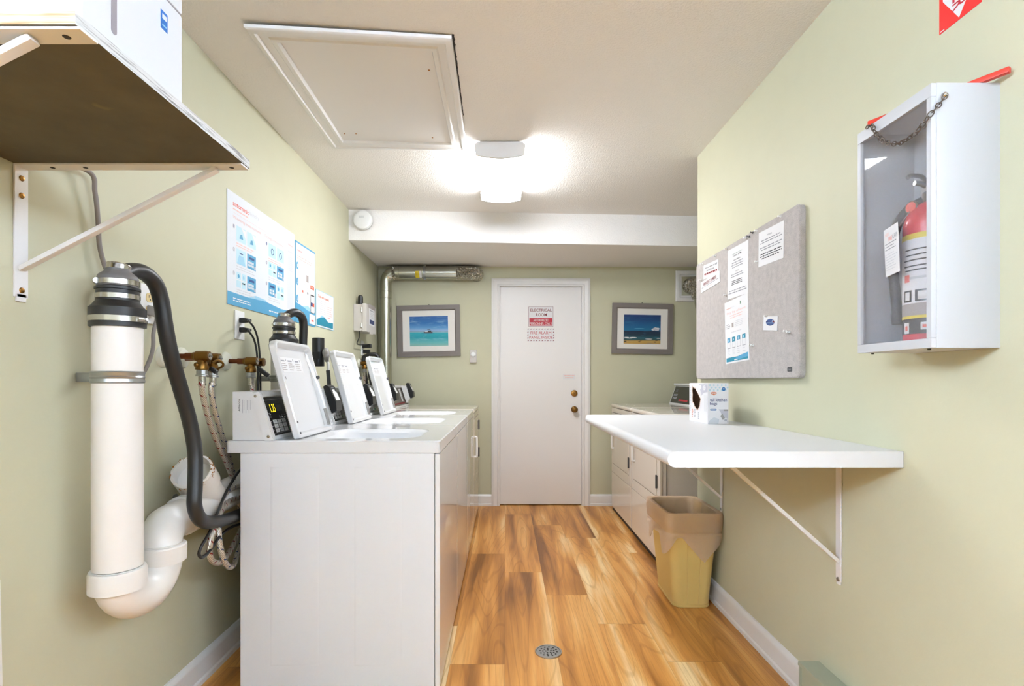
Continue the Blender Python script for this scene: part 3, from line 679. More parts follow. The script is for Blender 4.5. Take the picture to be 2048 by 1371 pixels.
    ww, hh = yb - ya, (console_at(0, L - .012, .0728) - console_at(0, .10, .0825)).length
    d.rect(.012, .006, ww - .014, .05, 'outlet_white'); d.rect(.018, hh * .62, ww - .03, hh * .80, 'outlet_white', 1); d.rect(.02, hh * .9, ww - .03, hh * .95, 'ink_grey', 1)
    d.build('reader_labels', r)
def loop_hole(y0, y1):
    """washer top with a rounded opening"""
    b = MB(); xr, xf, z0, z1 = -1.037, XF, .8915, .936; n = 13
    cx, cy = (xr + xf) / 2, (y0 + y1) / 2; hx, hy = -.555, (y0 + .275)
    out = [(cx + u, cy + v) for u, v in rrect(xf - xr, y1 - y0, .012, 8)]; o2 = [(cx + u, cy + v) for u, v in rrect(xf - xr - .008, y1 - y0 - .008, .010, 8)]
    i0 = [(hx + u, hy + v) for u, v in rrect(.43, .40, .10, 8)]; i1 = [(hx + u, hy + v) for u, v in rrect(.39, .36, .09, 8)]; i2 = [(hx + u, hy + v) for u, v in rrect(.36, .33, .10, 8)]
    rings = [[(x, y, z) for x, y in P] for P, z in ((out, z0), (out, z1 - .004), (o2, z1), (i0, z1), (i0, z1 - .001), (i1, z1 - .016), (i2, z1 - .06))]
    b.loops(rings, 'appliance_white', False, False); b.face([(x, y, z0) for x, y in out], 'appliance_white')
    b.box(hx + .02, hx + .085, y0 + .60, y0 + .635, z1, z1 + .0012, 'grey_plastic')
    return b
def make_lid(root, y0):
    ya, W, HH, t = y0 + .047, .365, .392, .030
    O = Vector((-.777, ya + W / 2, .940)); bdir = Vector((-.262, 0, .965)).normalized(); n = Vector((bdir.z, 0, -bdir.x)); T = frame_mat(O + bdir * HH / 2, (0, 1, 0), bdir, n)
    b = MB(); rr = (.008, .008, .034, .034)
    def R(dw, z): return [T @ Vector((u, v, z)) for u, v in rrect(W - 2 * dw, HH - 2 * dw, tuple(max(q - dw * .7, .004) for q in rr), 6)]
    b.loops([R(.006, -t), R(0, -t + .006), R(0, -.004), R(.003, 0), R(.012, 0), R(.016, -.003), R(.024, -.021), R(.027, -.022)], 'appliance_white')
    lid = b.build('lid', root)
    d = Dec(); d.frame(T @ Vector((-W / 2 + .05, HH / 2 - .125, -.0218)), (0, 1, 0), bdir); d.base(.215, .062, .0006, 'paper')
    for i in range(3): d.rect(.006 + i * .07, .044, .045 + i * .07, .05, 'ink_grey'); d.micro(.006 + i * .07, .006, .062 + i * .07, .04, 4, 'label_grey', 1, .4); d.rect(.056 + i * .07, .046, .062 + i * .07, .056, 'ink_grey')
    d.build('instruction_label', lid)
    for u in (-W / 2 + .036, W / 2 - .012): b = MB(); b.lathe([(.001, 0), (.0085, 0), (.007, .012), (.001, .013)], T @ Vector((u, .045, -.022 if u < 0 else -.004)), n, 'dark_grey', 14); b.build('bumper', lid)
    for v in (.02, .062): b = MB(); b.lathe([(.001, 0), (.005, 0), (.004, .002), (.001, .002)], T @ Vector((-W / 2 + .012, -HH / 2 + v, 0)), n, 'dark_grey', 12); b.build('screw', lid)
    b = MB(); b.bm.from_mesh(bpy.data.meshes.new('e')); t2 = bmesh.new(); bmesh.ops.create_cube(t2, size=1); t2.transform(T @ Matrix.Translation((W / 2 - .012, -HH / 2 + .062, -.006)) @ Matrix.Diagonal((.016, .085, .016, 1))); bmesh.ops.bevel(t2, geom=t2.edges[:], offset=.005, segments=3, affect='EDGES'); b.merge(t2, 'grey_plastic'); b.build('latch', lid)
def make_washer():
    y0, y1 = Y0, Y0 + WW
    root = thing('washing_machine', '', 'washing machine', ((XF + XRC) / 2, (y0 + y1) / 2, 0), 'row of open washers on the left wall')
    b = MB(); b.box(XRC, XF - .021, y0 + .004, y1 - .004, .02, .890, 'appliance_side', .003)
    for xa, xb in ((-.872, -.692), (-.561, -.385)):
        zt, zb, e = .838, .10, .010
        for yy, s in ((y0 + .004, -1), (y1 - .004, 1)):
            L = [[(xa, yy, zb), (xb, yy, zb), (xb, yy, zt), (xa, yy, zt)], [(xa + e, yy + s * .0035, zb + e), (xb - e, yy + s * .0035, zb + e), (xb - e, yy + s * .0035, zt - e), (xa + e, yy + s * .0035, zt - e)]]
            if s < 0: b.loops(L, 'appliance_side', False, True)
    b.build('cabinet', root)
    b = MB(); b.box(XF - .0195, XF, y0 + .002, y1 - .002, .02, .888, 'appliance_white', .004); b.build('front_panel', root)
    loop_hole(y0, y1).build('top_panel', root)
    b = MB(); b.lathe([(.17, .0), (.172, .03), (.23, .05), (.24, .10), (.24, .5), (.02, .52)], (-.555, y0 + .275, .874), (0, 0, -1), 'steel', 36); b.build('drum', root)
    make_console(root, y0 + .006, y1 - .006); make_lid(root, y0)
    b = MB(); b.box(-1.045, -1.012, y0 + .20, y0 + .40, .90, 1.0, 'appliance_white', .014, 3); b.build('rear_cover', root)
    b = MB(); b.box(XRC + .02, XF - .008, y0 + .006, y1 - .006, .0005, .022, 'seam_dark'); b.build('toe_shade', root)  # dark box stands in for the shade in the gap under the washer
    return root
washer = make_washer()
WL_LAB = ['nearest washing machine of the left row, yellow price lit on its panel', 'middle washing machine of the row, open lid between two others', 'third washing machine with open lid beside the lidless cream dryer']
for i in range(3):
    o = washer if i == 0 else copy_tree(washer)
    o.location.y += PITCH * i; o['label'] = WL_LAB[i]
# ------------------------------------------------------------------ dryers
def dryer_body(root, xf, xr, y0, y1, z1, s):
    """front at x = xf looking along s (+1 faces +x)"""
    w = y1 - y0; X = lambda a: xf - s * a                                 # a = depth behind the front
    def bx(a0, a1, ya, yb, za, zb, m, bev=0.0): b.box(min(X(a0), X(a1)), max(X(a0), X(a1)), ya, yb, za, zb, m, bev)
    dep = abs(xf - xr)
    b = MB(); bx(.018, dep, y0 + .004, y1 - .004, .02, z1 - .034, 'appliance_cream', .004); b.build('cabinet', root)
    b = MB(); bx(-.004, dep, y0, y1, z1 - .033, z1, 'appliance_cream', .012); b.build('top_panel', root)
    zs = .345
    b = MB(); bx(0, .017, y0 + .003, y1 - .003, .03, zs - .003, 'appliance_cream', .004); b.build('lower_panel', root)
    da, db, za, zb = y0 + .07, y1 - .045, zs + .075, z1 - .075                # door opening
    b = MB()
    bx(0, .017, y0 + .003, da, zs, z1 - .035, 'appliance_cream', .003); bx(0, .017, db, y1 - .003, zs, z1 - .035, 'appliance_cream', .003); bx(0, .017, da - .001, db + .001, zs, za, 'appliance_cream', .002); bx(0, .017, da - .001, db + .001, zb, z1 - .035, 'appliance_cream', .002); bx(.0165, .0178, da, db, za, zb, 'seam_dark'); b.build('front_panel', root)
    return da, db, za, zb, bx, X
def dryer_door(root, da, db, za, zb, xf, s, handle_far, hinge_y):
    b = MB(); X = lambda a: xf - s * a
    b.box(min(X(-.002), X(.016)), max(X(-.002), X(.016)), da + .004, db - .004, za + .004, zb - .004, 'appliance_cream', .004); door = b.build('door', root)
    hy = db - .055 if handle_far else da + .055
    b = MB(); P = [(X(0), hy, .562), (X(-.014), hy, .564), (X(-.018), hy, .58), (X(-.018), hy, .70), (X(-.014), hy, .716), (X(0), hy, .718)]; b.tube(P, .009, 'outlet_white', 16, 5); b.build('handle', door)
    for z in (za + .10, zb - .10): b = MB(); b.box(min(X(-.006), X(.004)), max(X(-.006), X(.004)), hinge_y - .012, hinge_y + .012, z - .04, z + .04, 'dark_grey', .002); b.cyl((X(-.006), hinge_y, z - .042), (X(-.006), hinge_y, z + .042), .005, 'dark_grey', seg=12); b.build('hinge', door)
# dryer at the end of the left row
y0 = Y0 + 3 * PITCH; y1 = y0 + WW
root = thing('clothes_dryer', 'cream front loading dryer at the back end of the left row', 'clothes dryer', ((XF + XRC) / 2, (y0 + y1) / 2, 0))
da, db, za, zb, bx, X = dryer_body(root, XF, -1.037, y0, y1, .938, 1)
dryer_door(root, y0 + .02, y1 - .012, za, zb, XF, 1, False, y1 - .008)
make_console(root, y0 + .006, y1 - .006, True); b = MB(); b.box(XRC + .02, XF - .008, y0 + .006, y1 - .006, .0005, .032, 'seam_dark'); b.build('toe_shade', root)  # shade of the floor gap put in as a dark box
# two dryers on the right
def right_dryer():
    y0, y1, xf, xr, z1 = 3.235, 3.965, .957, 1.69, .952
    root = thing('clothes_dryer', '', 'clothes dryer', ((xf + xr) / 2, (y0 + y1) / 2, 0), 'pair of cream dryers on the right')
    da, db, za, zb, bx, X = dryer_body(root, xf, xr, y0, y1, z1, -1)
    dryer_door(root, da, db, za, zb, xf, -1, True, da - .004)
    b = MB(); b.box(1.20, 1.205, y0 + .0005, y0 + .006, .03, z1 - .04, 'seam_dark'); b.box(.998, 1.001, y0 + .0015, y0 + .006, .03, z1 - .04, 'seam_dark'); b.build('side_seam', root)
    xb, xt = 1.475, 1.535; zt = z1 + .165
    b = MB(); b.prism([(xb, y0 + .01, z1), (xt, y0 + .01, zt), (1.68, y0 + .01, zt), (1.68, y0 + .01, z1)], (0, y1 - y0 - .02, 0), 'console_white'); b.box(xt - .018, 1.68, y0 + .006, y1 - .006, zt, zt + .016, 'console_white', .004); c = b.build('console', root)
    d = Dec(); V = Vector((xt - xb, 0, zt - z1)).normalized(); d.frame(Vector((xb, y1 - .03, z1)) + V * .012 + Vector((-.0004, 0, 0)), (0, -1, 0), V); w, h = y1 - y0 - .06, .150; d.base(w, h, .002, 'panel_black')
    d.text('1.25', .05, .10, .10, .125, 'ink_grey', 1)
    for r in range(2):
        for q in range(3): d.rect(.03 + q * .035, .035 + r * .028, .055 + q * .035, .052 + r * .028, 'ink_grey')
    d.rect(.20, .02, .42, .034, 'sign_red'); d.build('control_panel', root)
    b = MB(); b.box(xf + .008, xr - .02, y0 + .006, y1 - .006, .0005, .032, 'seam_dark'); b.build('toe_shade', root)  # dark box in place of the shade under the dryer
    return root
dr = right_dryer(); dr['label'] = 'cream dryer on the right, nearer one behind the waste bin'
d2 = copy_tree(dr); d2.location.y += .752; d2['label'] = 'farther cream dryer on the right, its black panel above kitchen bag box'
# ------------------------------------------------------------------ shelf at upper left
def bracket(root, yc, w, xw, xs, zt, zb, brace_z, brace_x, s, screws, mname='bracket_white'):
    """L bracket on a wall at x = xw reaching to x = xs; s = direction out of the wall"""
    t = .005; lo = lambda a, b: (min(a, b), max(a, b))
    b = MB(); x0, x1 = lo(xw, xs); b.box(x0, x1, yc - w / 2, yc + w / 2, zt - t, zt, mname, .0015)
    x0, x1 = lo(xw, xw + s * t); b.box(x0, x1, yc - w / 2, yc + w / 2, zb + .01, zt - .0005, mname, .0015); b.box(x0, x1, yc - w * .36, yc + w * .36, zb, zb + .02, mname, .0015)
    b.bar((xw + s * .004, yc, brace_z), (brace_x, yc, zt - .008), .018, .012, mname, (0, 0, 1), .002)
    br = b.build('bracket', root)
    for z in screws[0]: b = MB(); b.lathe([(.001, 0), (.0075, 0), (.006, .003), (.001, .004)], (xw + s * (t - .0005), yc, z), (s, 0, 0), screws[2], 14); b.build('screw', br)
    for x in screws[1]: b = MB(); b.lathe([(.001, 0), (.006, 0), (.005, .001), (.001, .0015)], (x, yc, zt - t + .0003), (0, 0, -1), 'seam_dark', 12); b.build('screw', br)
def shelf():
    z0, z1, y0, y1, xs = 1.681, 1.700, .765, 1.287, -.63
    root = thing('wall_shelf', 'dark bottomed plywood shelf on white brackets high on left wall', 'shelf', (-.9, 1.02, z0))
    b = MB(); t = bmesh.new(); bmesh.ops.create_cube(t, size=1)
    for v in t.verts: v.co = Vector((lerp(XL, xs, v.co.x + .5), lerp(y0, y1, v.co.y + .5), lerp(z0, z1, v.co.z + .5)))
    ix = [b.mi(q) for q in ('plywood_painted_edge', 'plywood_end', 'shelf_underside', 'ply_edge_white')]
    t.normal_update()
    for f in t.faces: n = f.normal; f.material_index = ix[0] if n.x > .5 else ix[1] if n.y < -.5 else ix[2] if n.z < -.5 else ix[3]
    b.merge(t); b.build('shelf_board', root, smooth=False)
    bracket(root, .786, .036, XL, xs + .004, z0, 1.356, 1.433, -.709, 1, ([1.65, 1.61, 1.385], [-.66, -1.05], 'brass'))
    bracket(root, 1.297 - .028, .036, XL, xs - .002, z0, 1.350, 1.430, -.700, 1, ([1.650, 1.608, 1.378], [-1.10, -1.02, -.665], 'brass'))
def lerp(a, b, t): return a + (b - a) * t
shelf()
root = thing('storage_cabinet', 'white metal cabinet with grey slot standing on the high shelf', 'cabinet', (-.9, .90, 1.7))
b = MB(); b.box(-1.15, -.637, .785, 1.031, 1.7003, 1.876, 'appliance_side', .004)
b.build('body', root)
b = MB(); b.box(-1.15, -.637, .785, 1.031, 1.8785, 2.15, 'appliance_side', .004); b.box(-1.148, -.6395, .787, 1.029, 1.8755, 1.879, 'slot_grey'); b.build('upper_section', root)
d = Dec(); d.frame((-.6369, .8435, 1.722), **WL); d.base(.012, .40, .0008, 'slot_grey', .0055); d.build('groove', root)
d = Dec(); d.frame((-.6369, .965, 1.812), **WL); d.base(.019, .034, .0006, 'blue_label'); d.rect(.003, .019, .016, .028, 'paper_cool'); d.rect(.003, .006, .016, .009, 'poster_blue_light'); d.build('blue_sticker', root)['label'] = 'small blue sticker'
# ------------------------------------------------------------------ drain standpipes
PX, PY = -1.042, 1.405
def zy(y, Y=PY): return H + (CY - y) * Y / F
def standpipe(py, full, label):
    root = thing('drain_standpipe', label, 'drain pipe', (PX, py, .45), 'white drain standpipes on the left wall')
    o = (PX, py, 0); A = (0, 0, 1); r = .0575
    b = MB(); b.lathe([(r, .66), (r, 1.318), (r - .006, 1.318), (r - .006, .66)], o, A, 'pvc_white', 40); b.build('pipe', root)
    b = MB(); b.lathe([(.060, 1.301), (.0645, 1.303), (.0645, 1.352), (.058, 1.358), (.049, 1.371), (.048, 1.400), (.0515, 1.401), (.0515, 1.4075), (.047, 1.409), (.046, 1.412)], o, A, 'black_rubber', 40); red = b.build('rubber_reducer', root)
    def clamp(z0, z1, rr, tilt=0):
        b = MB(); b.lathe([(rr, z0), (rr + .0018, z0 + .001), (rr + .0018, z1 - .001), (rr, z1)], o, A, 'steel', 40); a = tilt; c = Vector((PX + rr * math.cos(a), py + rr * math.sin(a), (z0 + z1) / 2)); tn = Vector((-math.sin(a), math.cos(a), 0))
        b.cyl(c - tn * .010, c + tn * .014, .006, 'steel', seg=14); b.cyl(c + tn * .012, c + tn * .019, .0075, 'zinc', seg=8); b.build('hose_clamp', red)
    clamp(1.314, 1.330, .0645, -.1); clamp(1.376, 1.390, .0485, 2.2)
    b = MB(); b.lathe([(.046, 1.409), (.0475, 1.412), (.0475, 1.43), (.044, 1.440), (.030, 1.452), (.029, 1.458)], o, A, 'grey_rubber', 36); b.build('upper_reducer', root)
    clamp(1.413, 1.428, .0475, -2.4)
    b = MB(); ax = Vector((.05, .20, 1)).normalized(); b.lathe([(.026, 0), (.028, .001), (.028, .016), (.026, .018)], (PX, py, 1.452), ax, 'steel', 30); b.torus(Vector((PX, py, 1.452)) + ax * .017, ax, .0275, .0015, 'steel'); b.build('hose_clamp', root)
    z = zy(754); b = MB(); b.lathe([(r + .001, z - .016), (r + .004, z - .013), (r + .002, z - .004), (r + .004, z), (r + .002, z + .004), (r + .004, z + .013), (r + .001, z + .016)], o, A, 'zinc', 40)
    b.box(XL + .0016, PX - .03, py + .026, py + .052, z - .013, z + .013, 'zinc', .002); b.cyl((PX - r - .035, py + .026, z), (PX - r - .035, py + .018, z), .007, 'zinc', seg=8); b.build('pipe_strap', root)
    if not full: return
    # trap: bend, riser coupling, elbow, branch
    Rb, zc = .089, .668
    b = MB(); b.lathe([(r, .60), (.0665, .602), (.0665, .648), (.064, .655), (r, .656)], o, A, 'pvc_white', 40)
    P = [(PX, py + Rb - Rb * math.cos(a), zc - .03 - Rb * math.sin(a)) for a in [math.pi * k / 16 for k in range(17)]]
    b.tube([(PX, py, zc - .01)] + P + [(PX, py + 2 * Rb, zc)], .0572, 'pvc_white', 36); b.build('trap_bend', root)
    o2 = (PX, py + 2 * Rb, 0); zk = zy(1105, py + 2 * Rb)
    b = MB(); b.lathe([(r, zk - .026), (.066, zk - .024), (.067, zk + .022), (.064, zk + .026), (r, zk + .027)], o2, A, 'pvc_white', 40); b.build('coupling', root)
    y2 = py + 2 * Rb; b = MB(); Re = .066
    P = [(PX, y2, zk)] + [(PX - .02 * k / 8, y2 + Re - Re * math.cos(a), zk + .005 + Re * math.sin(a)) for k, a in enumerate([math.radians(80) * k / 8 for k in range(9)])]
    P += [(PX - .03, y2 + .13, zk + .072), (PX - .04, y2 + .30, zk + .076)]; b.tube(catmull(P, 3), .0575, 'pvc_white', 36); b.build('elbow', root)
    ya = y2 + .13; q = Vector((PX - .032, ya + .02, zk + .072)); dd = Vector((-.012, .30, .01)).normalized(); b = MB(); b.tube([q, q + dd * .045], .0655, 'pvc_white', 36); b.tube([q + dd * .045, q + dd * .7], .0575, 'pvc_white', 36)
    # branch with a broken open cleanout end
    e0 = q + dd * .19; bd = Vector((.10, -.75, .66)).normalized()
    b.tube([e0, e0 + bd * .16], .0575, 'pvc_white', 36); b.build('branch_fitting', root)
    b = MB(); a = bd.orthogonal().normalized(); c = bd.cross(a); L = []
    for rr, dst, jag in ((.0575, .125, 0), (.0655, .127, 0), (.0655, .18, 0), (.0655, .208, 1), (.058, .210, 1), (.055, .170, 0), (.001, .162, 0)):
        L.append([e0 + bd * (dst + (jag * (.0022 * math.sin(q_ * 1.7) + .0016 * math.sin(q_ * 3.1)))) + (a * math.cos(2 * math.pi * q_ / 36) + c * math.sin(2 * math.pi * q_ / 36)) * rr for q_ in range(36)])
    b.loops(L, 'pvc_white', False, False)
    for k in range(150):
        t = random.choice((random.uniform(2.0, 5.0), random.uniform(0, 6.28))); p = e0 + bd * (.200 + random.uniform(-.014, .012)) + (a * math.cos(t) + c * math.sin(t)) * random.choice((.0655, .060)); b.sphere(p, random.uniform(.0012, .0032), 'rust', (1, 1, 1), 6)
    b.build('cleanout_collar', root)['label'] = 'open cleanout end with cracked rusty brown glue'
    b = MB(); p = at(350, 996, X=XL + .0022); b.lathe([(.001, 0), (.016, 0), (.016, .003), (.001, .003)], p, (1, 0, 0), 'zinc', 20); b.lathe([(.001, .003), (.006, .003), (.005, .006), (.001, .006)], p, (1, 0, 0), 'seam_dark', 12); b.bar(p + Vector((0, .0, -.01)), p + Vector((.03, .02, -.045)), .02, .003, 'zinc'); b.build('wall_clip', root)
standpipe(PY, True, 'white drain standpipe with trap, nearest on the left wall')
P2Y = 2.458
standpipe(P2Y, False, 'white drain standpipe half hidden behind the nearest open washer lid')
# black drain hoses
def hose(name, label, cat, pts, r, m, group=None, seg=20, n=8):
    b = MB(); b.tube(pts, r, m, seg, n); o = b.build(name); return tag(o, label, cat, group)
def pp(px, py, X): return at(px, py, X=X)
hose('drain_hose', 'thick black drain hose curving down from the nearest white standpipe', 'hose',
     [(PX + .001, PY + .003, 1.462), pp(243, 547, -1.036), pp(262, 541, -1.036), pp(287, 545, -1.032), pp(310, 566, -1.028), pp(322, 600, -1.025), pp(330, 650, -1.02), pp(342, 710, -1.015), pp(362, 780, -1.01), pp(380, 845, -1.0), pp(390, 905, -.99), pp(390, 970, -.98), pp(389, 1010, -.975), pp(398, 1035, -.975), pp(415, 1044, -.985), pp(440, 1041, -1.0), pp(470, 1032, -1.012), pp(495, 1020, -1.018)], .0218, 'black_rubber', 'black drain hoses')
hose('drain_hose', 'black drain hose looping over the standpipe behind the nearest lid', 'hose',
     [(PX + .001, P2Y + .003, 1.462), at(571, 634, Y=2.462), at(580, 627, Y=2.48), at(592, 625, Y=2.51), at(603, 633, Y=2.54), at(607, 650, Y=2.555), at(606, 690, Y=2.56), at(604, 780, Y=2.56), at(604, 900, Y=2.58)], .0195, 'black_rubber', 'black drain hoses')
# third pipe and conduit
root = thing('vent_stub', 'short black pipe stub with grey conduit between first two lids', 'pipe', (-1.06, 2.9, 1.0))
c = at(636.5, 700, Y=2.92); b = MB(); b.lathe([(.030, -.09), (.033, -.088), (.033, .068), (.030, .069), (.027, .06), (.001, .058)], c, (0, 0, 1), 'black_plastic', 30); b.cyl(c + Vector((0, 0, -.05)), (XL, c.y, c.z - .05), .022, 'black_plastic', seg=20); b.box(c.x - .02, c.x + .02, c.y - .034, c.y - .028, c.z - .05, c.z - .01, 'black_rubber', .003); b.build('pipe', root)
g = at(652, 705, Y=2.90); b = MB(); b.sphere(g, .024, 'grey_plastic', (.8, 1, 1.15)); b.sphere(g + Vector((.006, -.01, -.012)), .022, 'grey_plastic', (.8, .9, 1.5)); b.cyl(g + Vector((.004, 0, -.02)), g + Vector((.006, 0, -.05)), .014, 'grey_plastic', .011); b.build('connector', root)
b = MB(); b.tube([g + Vector((.006, 0, -.045)), at(656, 727, Y=2.90), at(656, 740, Y=2.90)], .008, 'outlet_white', 16); b.tube([at(656, 740, Y=2.90), at(658, 765, Y=2.90), at(661, 800, Y=2.90), at(662, 850, Y=2.90)], .011, 'dark_grey', 16, 4); b.build('conduit', root)
# ------------------------------------------------------------------ water valves and braided hoses
def valve(p, root, lever=True):
    """brass washer valve at the end of a copper pipe, p = centre of the body"""
    b = MB(); b.lathe([(.001, -.030), (.014, -.030), (.016, -.02), (.0185, -.018), (.0185, .018), (.017, .022), (.017, .026), (.001, .027)], p, (1, 0, 0), 'old_brass', 24); b.lathe([(.001, .026), (.0125, .026), (.0125, .029), (.004, .031), (.001, .031)], p, (1, 0, 0), 'steel', 20)
    b.box(p.x + .0305, p.x + .0325, p.y - .009, p.y + .009, p.z - .0015, p.z + .0015, 'dark_grey'); b.lathe([(.013, 0), (.017, -.012), (.021, -.024), (.021, -.034), (.013, -.036)], p + Vector((0, 0, -.012)), (0, 0, 1), 'old_brass', 24); b.sphere(p + Vector((-.008, -.018, -.030)), .009, 'old_brass'); b.build('valve_body', root)
    b = MB(); q = p + Vector((0, 0, -.048)); b.lathe([(.001, 0), (.018, 0), (.018, -.014), (.0205, -.016), (.0205, -.021), (.001, -.022)], q, (0, 0, 1), 'zinc', 10); b.lathe([(.011, -.02), (.0115, -.024), (.0115, -.046), (.013, -.047), (.013, -.052), (.010, -.054)], q, (0, 0, 1), 'steel', 20); b.build('hose_nut', root)
    return q + Vector((0, 0, -.05))
def escutcheon(p, root):
    b = MB(); b.lathe([(.001, 0), (.040, 0), (.039, .005), (.033, .013), (.020, .018), (.001, .018)], (XL, p.y, p.z), (1, 0, 0), 'escutcheon_ivory', 36); b.build('escutcheon', root)
    b = MB(); b.cyl((XL, p.y, p.z), (p.x - .05, p.y, p.z), .0095, 'copper', seg=20); b.cyl((p.x - .055, p.y, p.z), (p.x - .026, p.y, p.z), .0125, 'copper', seg=20); b.build('copper_pipe', root)
va = at(404, 712, Y=1.80); vb = at(425.5, 716, Y=1.90)
root = thing('water_valve', 'pair of brass water valves beside the thick black hose', 'valve', va)
escutcheon(va, root); escutcheon(vb, root); ha = valve(va, root); hb = valve(vb, root)
b = MB(); b.bar(va + Vector((.012, .02, -.006)), vb + Vector((.0, -.02, -.018)), .010, .008, 'old_brass', (1, 0, 0), .002); b.tube([va + Vector((.02, .03, -.02)), va + Vector((.03, .05, -.012)), va + Vector((.035, .07, -.03)), vb + Vector((.005, -.02, -.05))], .004, 'old_brass', 12, 5); L0 = at(421, 735, Y=1.84); b.bar(L0, at(434, 745, Y=1.84), .018, .016, 'black_plastic', (1, 0, 0), .005); b.build('lever', root)
vc = at(502, 722, Y=2.20)
root = thing('water_valve', 'brass water valve with white escutcheon under the power outlet', 'valve', vc); escutcheon(vc, root); hc = valve(vc, root)
vd = vc + Vector((.014, .045, -.002)); b = MB(); b.lathe([(.001, -.03), (.016, -.028), (.018, .02), (.001, .022)], vd, (1, 0, 0), 'old_brass', 20); b.bar(vc, vd, .012, .012, 'old_brass', (0, 0, 1)); b.bar(vc + Vector((.03, .0, -.03)), vc + Vector((.075, .0, -.062)), .018, .014, 'black_plastic', (0, 1, 0), .004); b.build('lever', root)
HR = .0098
hose('braided_hose', 'braided steel hose with red flecks hanging from the front brass valve', 'hose', [ha, pp(403, 770, -1.041), pp(408, 800, -1.045), pp(420, 846, -1.05), pp(436, 888, -1.055), pp(453, 925, -1.06), pp(468, 962, -1.07), pp(480, 1000, -1.08)], HR, 'braided_steel_red', 'braided hoses', 16)
hose('braided_hose', 'braided steel hose with blue flecks hanging from the rear brass valve', 'hose', [hb, pp(422, 772, -1.062), pp(427, 810, -1.062), pp(439, 855, -1.066), pp(452, 895, -1.07), pp(463, 935, -1.08), pp(473, 975, -1.09), pp(483, 1030, -1.1)], HR, 'braided_steel_blue', 'braided hoses', 16)
hose('braided_hose', 'braided hose dropping behind the nearest control console', 'hose', [hc, pp(505, 775, -1.066), pp(507, 830, -1.06), pp(512, 900, -1.058)], HR, 'braided_steel_red', 'braided hoses', 16)
def aty(px, py, Y): return at(px, py, Y=Y)
hose('braided_hose', 'outer looped braided hose with blue flecks beside the nearest washer', 'hose', [aty(492, 972, 2.08), aty(470, 974, 1.99), aty(452, 985, 1.93), aty(441, 1010, 1.88), aty(437, 1050, 1.85), aty(440, 1090, 1.84), aty(447, 1118, 1.85), aty(458, 1133, 1.88), aty(468, 1128, 1.93), aty(476, 1105, 1.99), aty(490, 1070, 2.06)], HR, 'braided_steel_blue', 'braided hoses', 16)
hose('braided_hose', 'inner looped braided hose with red flecks beside the nearest washer', 'hose', [aty(494, 990, 2.10), aty(472, 996, 1.99), aty(452, 1007, 1.90), aty(437, 1032, 1.83), aty(425, 1066, 1.79), aty(419, 1098, 1.775), aty(424, 1120, 1.785), aty(440, 1124, 1.84), aty(458, 1105, 1.93), aty(472, 1080, 2.0), aty(492, 1040, 2.10)], HR, 'braided_steel_red', 'braided hoses', 16)
hose('appliance_cable', 'thin black power cord looping below the thick drain hose', 'cord', [aty(492, 925, 2.08), aty(472, 950, 1.99), aty(452, 985, 1.90), aty(436, 1022, 1.81), aty(420, 1062, 1.75), aty(404, 1090, 1.71), aty(398, 1107, 1.70), aty(404, 1114, 1.71), aty(418, 1103, 1.76), aty(440, 1072, 1.84), aty(462, 1054, 1.95), aty(492, 1044, 2.10)], .005, 'black_plastic', None, 12)
# ------------------------------------------------------------------ outlets
def outlet(cx, cz, w, h, label, name='power_outlet', ivory=False):
    root = thing(name, label, 'outlet', (XL, cx, cz - h / 2))
    b = MB(); b.box(XL, XL + .007, cx - w / 2, cx + w / 2, cz - h / 2, cz + h / 2, 'outlet_white', .003); b.build('cover_plate', root)
    for dz in (-.021, .021):
        d = Dec(); d.frame((XL + .0068, cx - .017, cz + dz - .0145), **WL); d.base(.034, .029, .002, 'outlet_ivory' if ivory else 'outlet_white', .010)
        for u in (.010, .022): d.rect(u, .014, u + .0025, .023, 'seam_dark')
        d.disc(.0172, .008, .003, 'seam_dark'); d.build('receptacle', root)
    return root
def plug(y, z, parent_name, cord_pts, label, r=.0042):
    root = thing(parent_name, label, 'cord', (XL + .01, y, z))
    b = MB(); x = XL + .0092; b.loops([[(x + a, y + u * s, z + v * s) for u, v in rrect(.028, .022, .006, 4)] for a, s in ((0, 1), (.018, 1.05), (.03, .8), (.045, .5))], 'black_plastic'); b.build('plug', root)
    b = MB(); b.tube([(x + .04, y, z)] + cord_pts, r, 'black_plastic', 12, 8); b.build('cord', root)
zo = zy(650, 2.31)
outlet(2.31, zo, .082, .126, 'white wall outlet holding two black plugs below the posters')
plug(2.31, zo + .021, 'appliance_cable', [pp(497, 641, -1.10), pp(508, 655, -1.085), pp(516, 680, -1.08), pp(520, 720, -1.078), pp(521, 770, -1.075), pp(522, 860, -1.07)], 'black power cord from upper plug of the outlet under the posters')
plug(2.31, zo - .021, 'appliance_cable', [pp(497, 661, -1.10), pp(507, 676, -1.09), pp(513, 700, -1.085), pp(516, 740, -1.08), pp(516, 780, -1.078), pp(516, 860, -1.07)], 'black power cord from lower plug of the outlet under the posters')
zo = zy(608, 1.722); o = outlet(1.722, zo, .080, .128, 'white wall outlet with cream sockets partly behind the thick hose', ivory=True)
root = thing('grey_appliance_cable', 'grey power cord from the high shelf passing behind the nearest standpipe', 'cord', (XL, 1.6, 1.0))
pz = zo - .021; b = MB(); b.loops([[(XL + .009 + a, 1.722 + u * s, pz + v * s - a * .25) for u, v in rrect(.030, .034, .006, 4)] for a, s in ((0, 1), (.024, 1.0), (.034, .8))], 'grey_plastic'); b.build('plug', root)
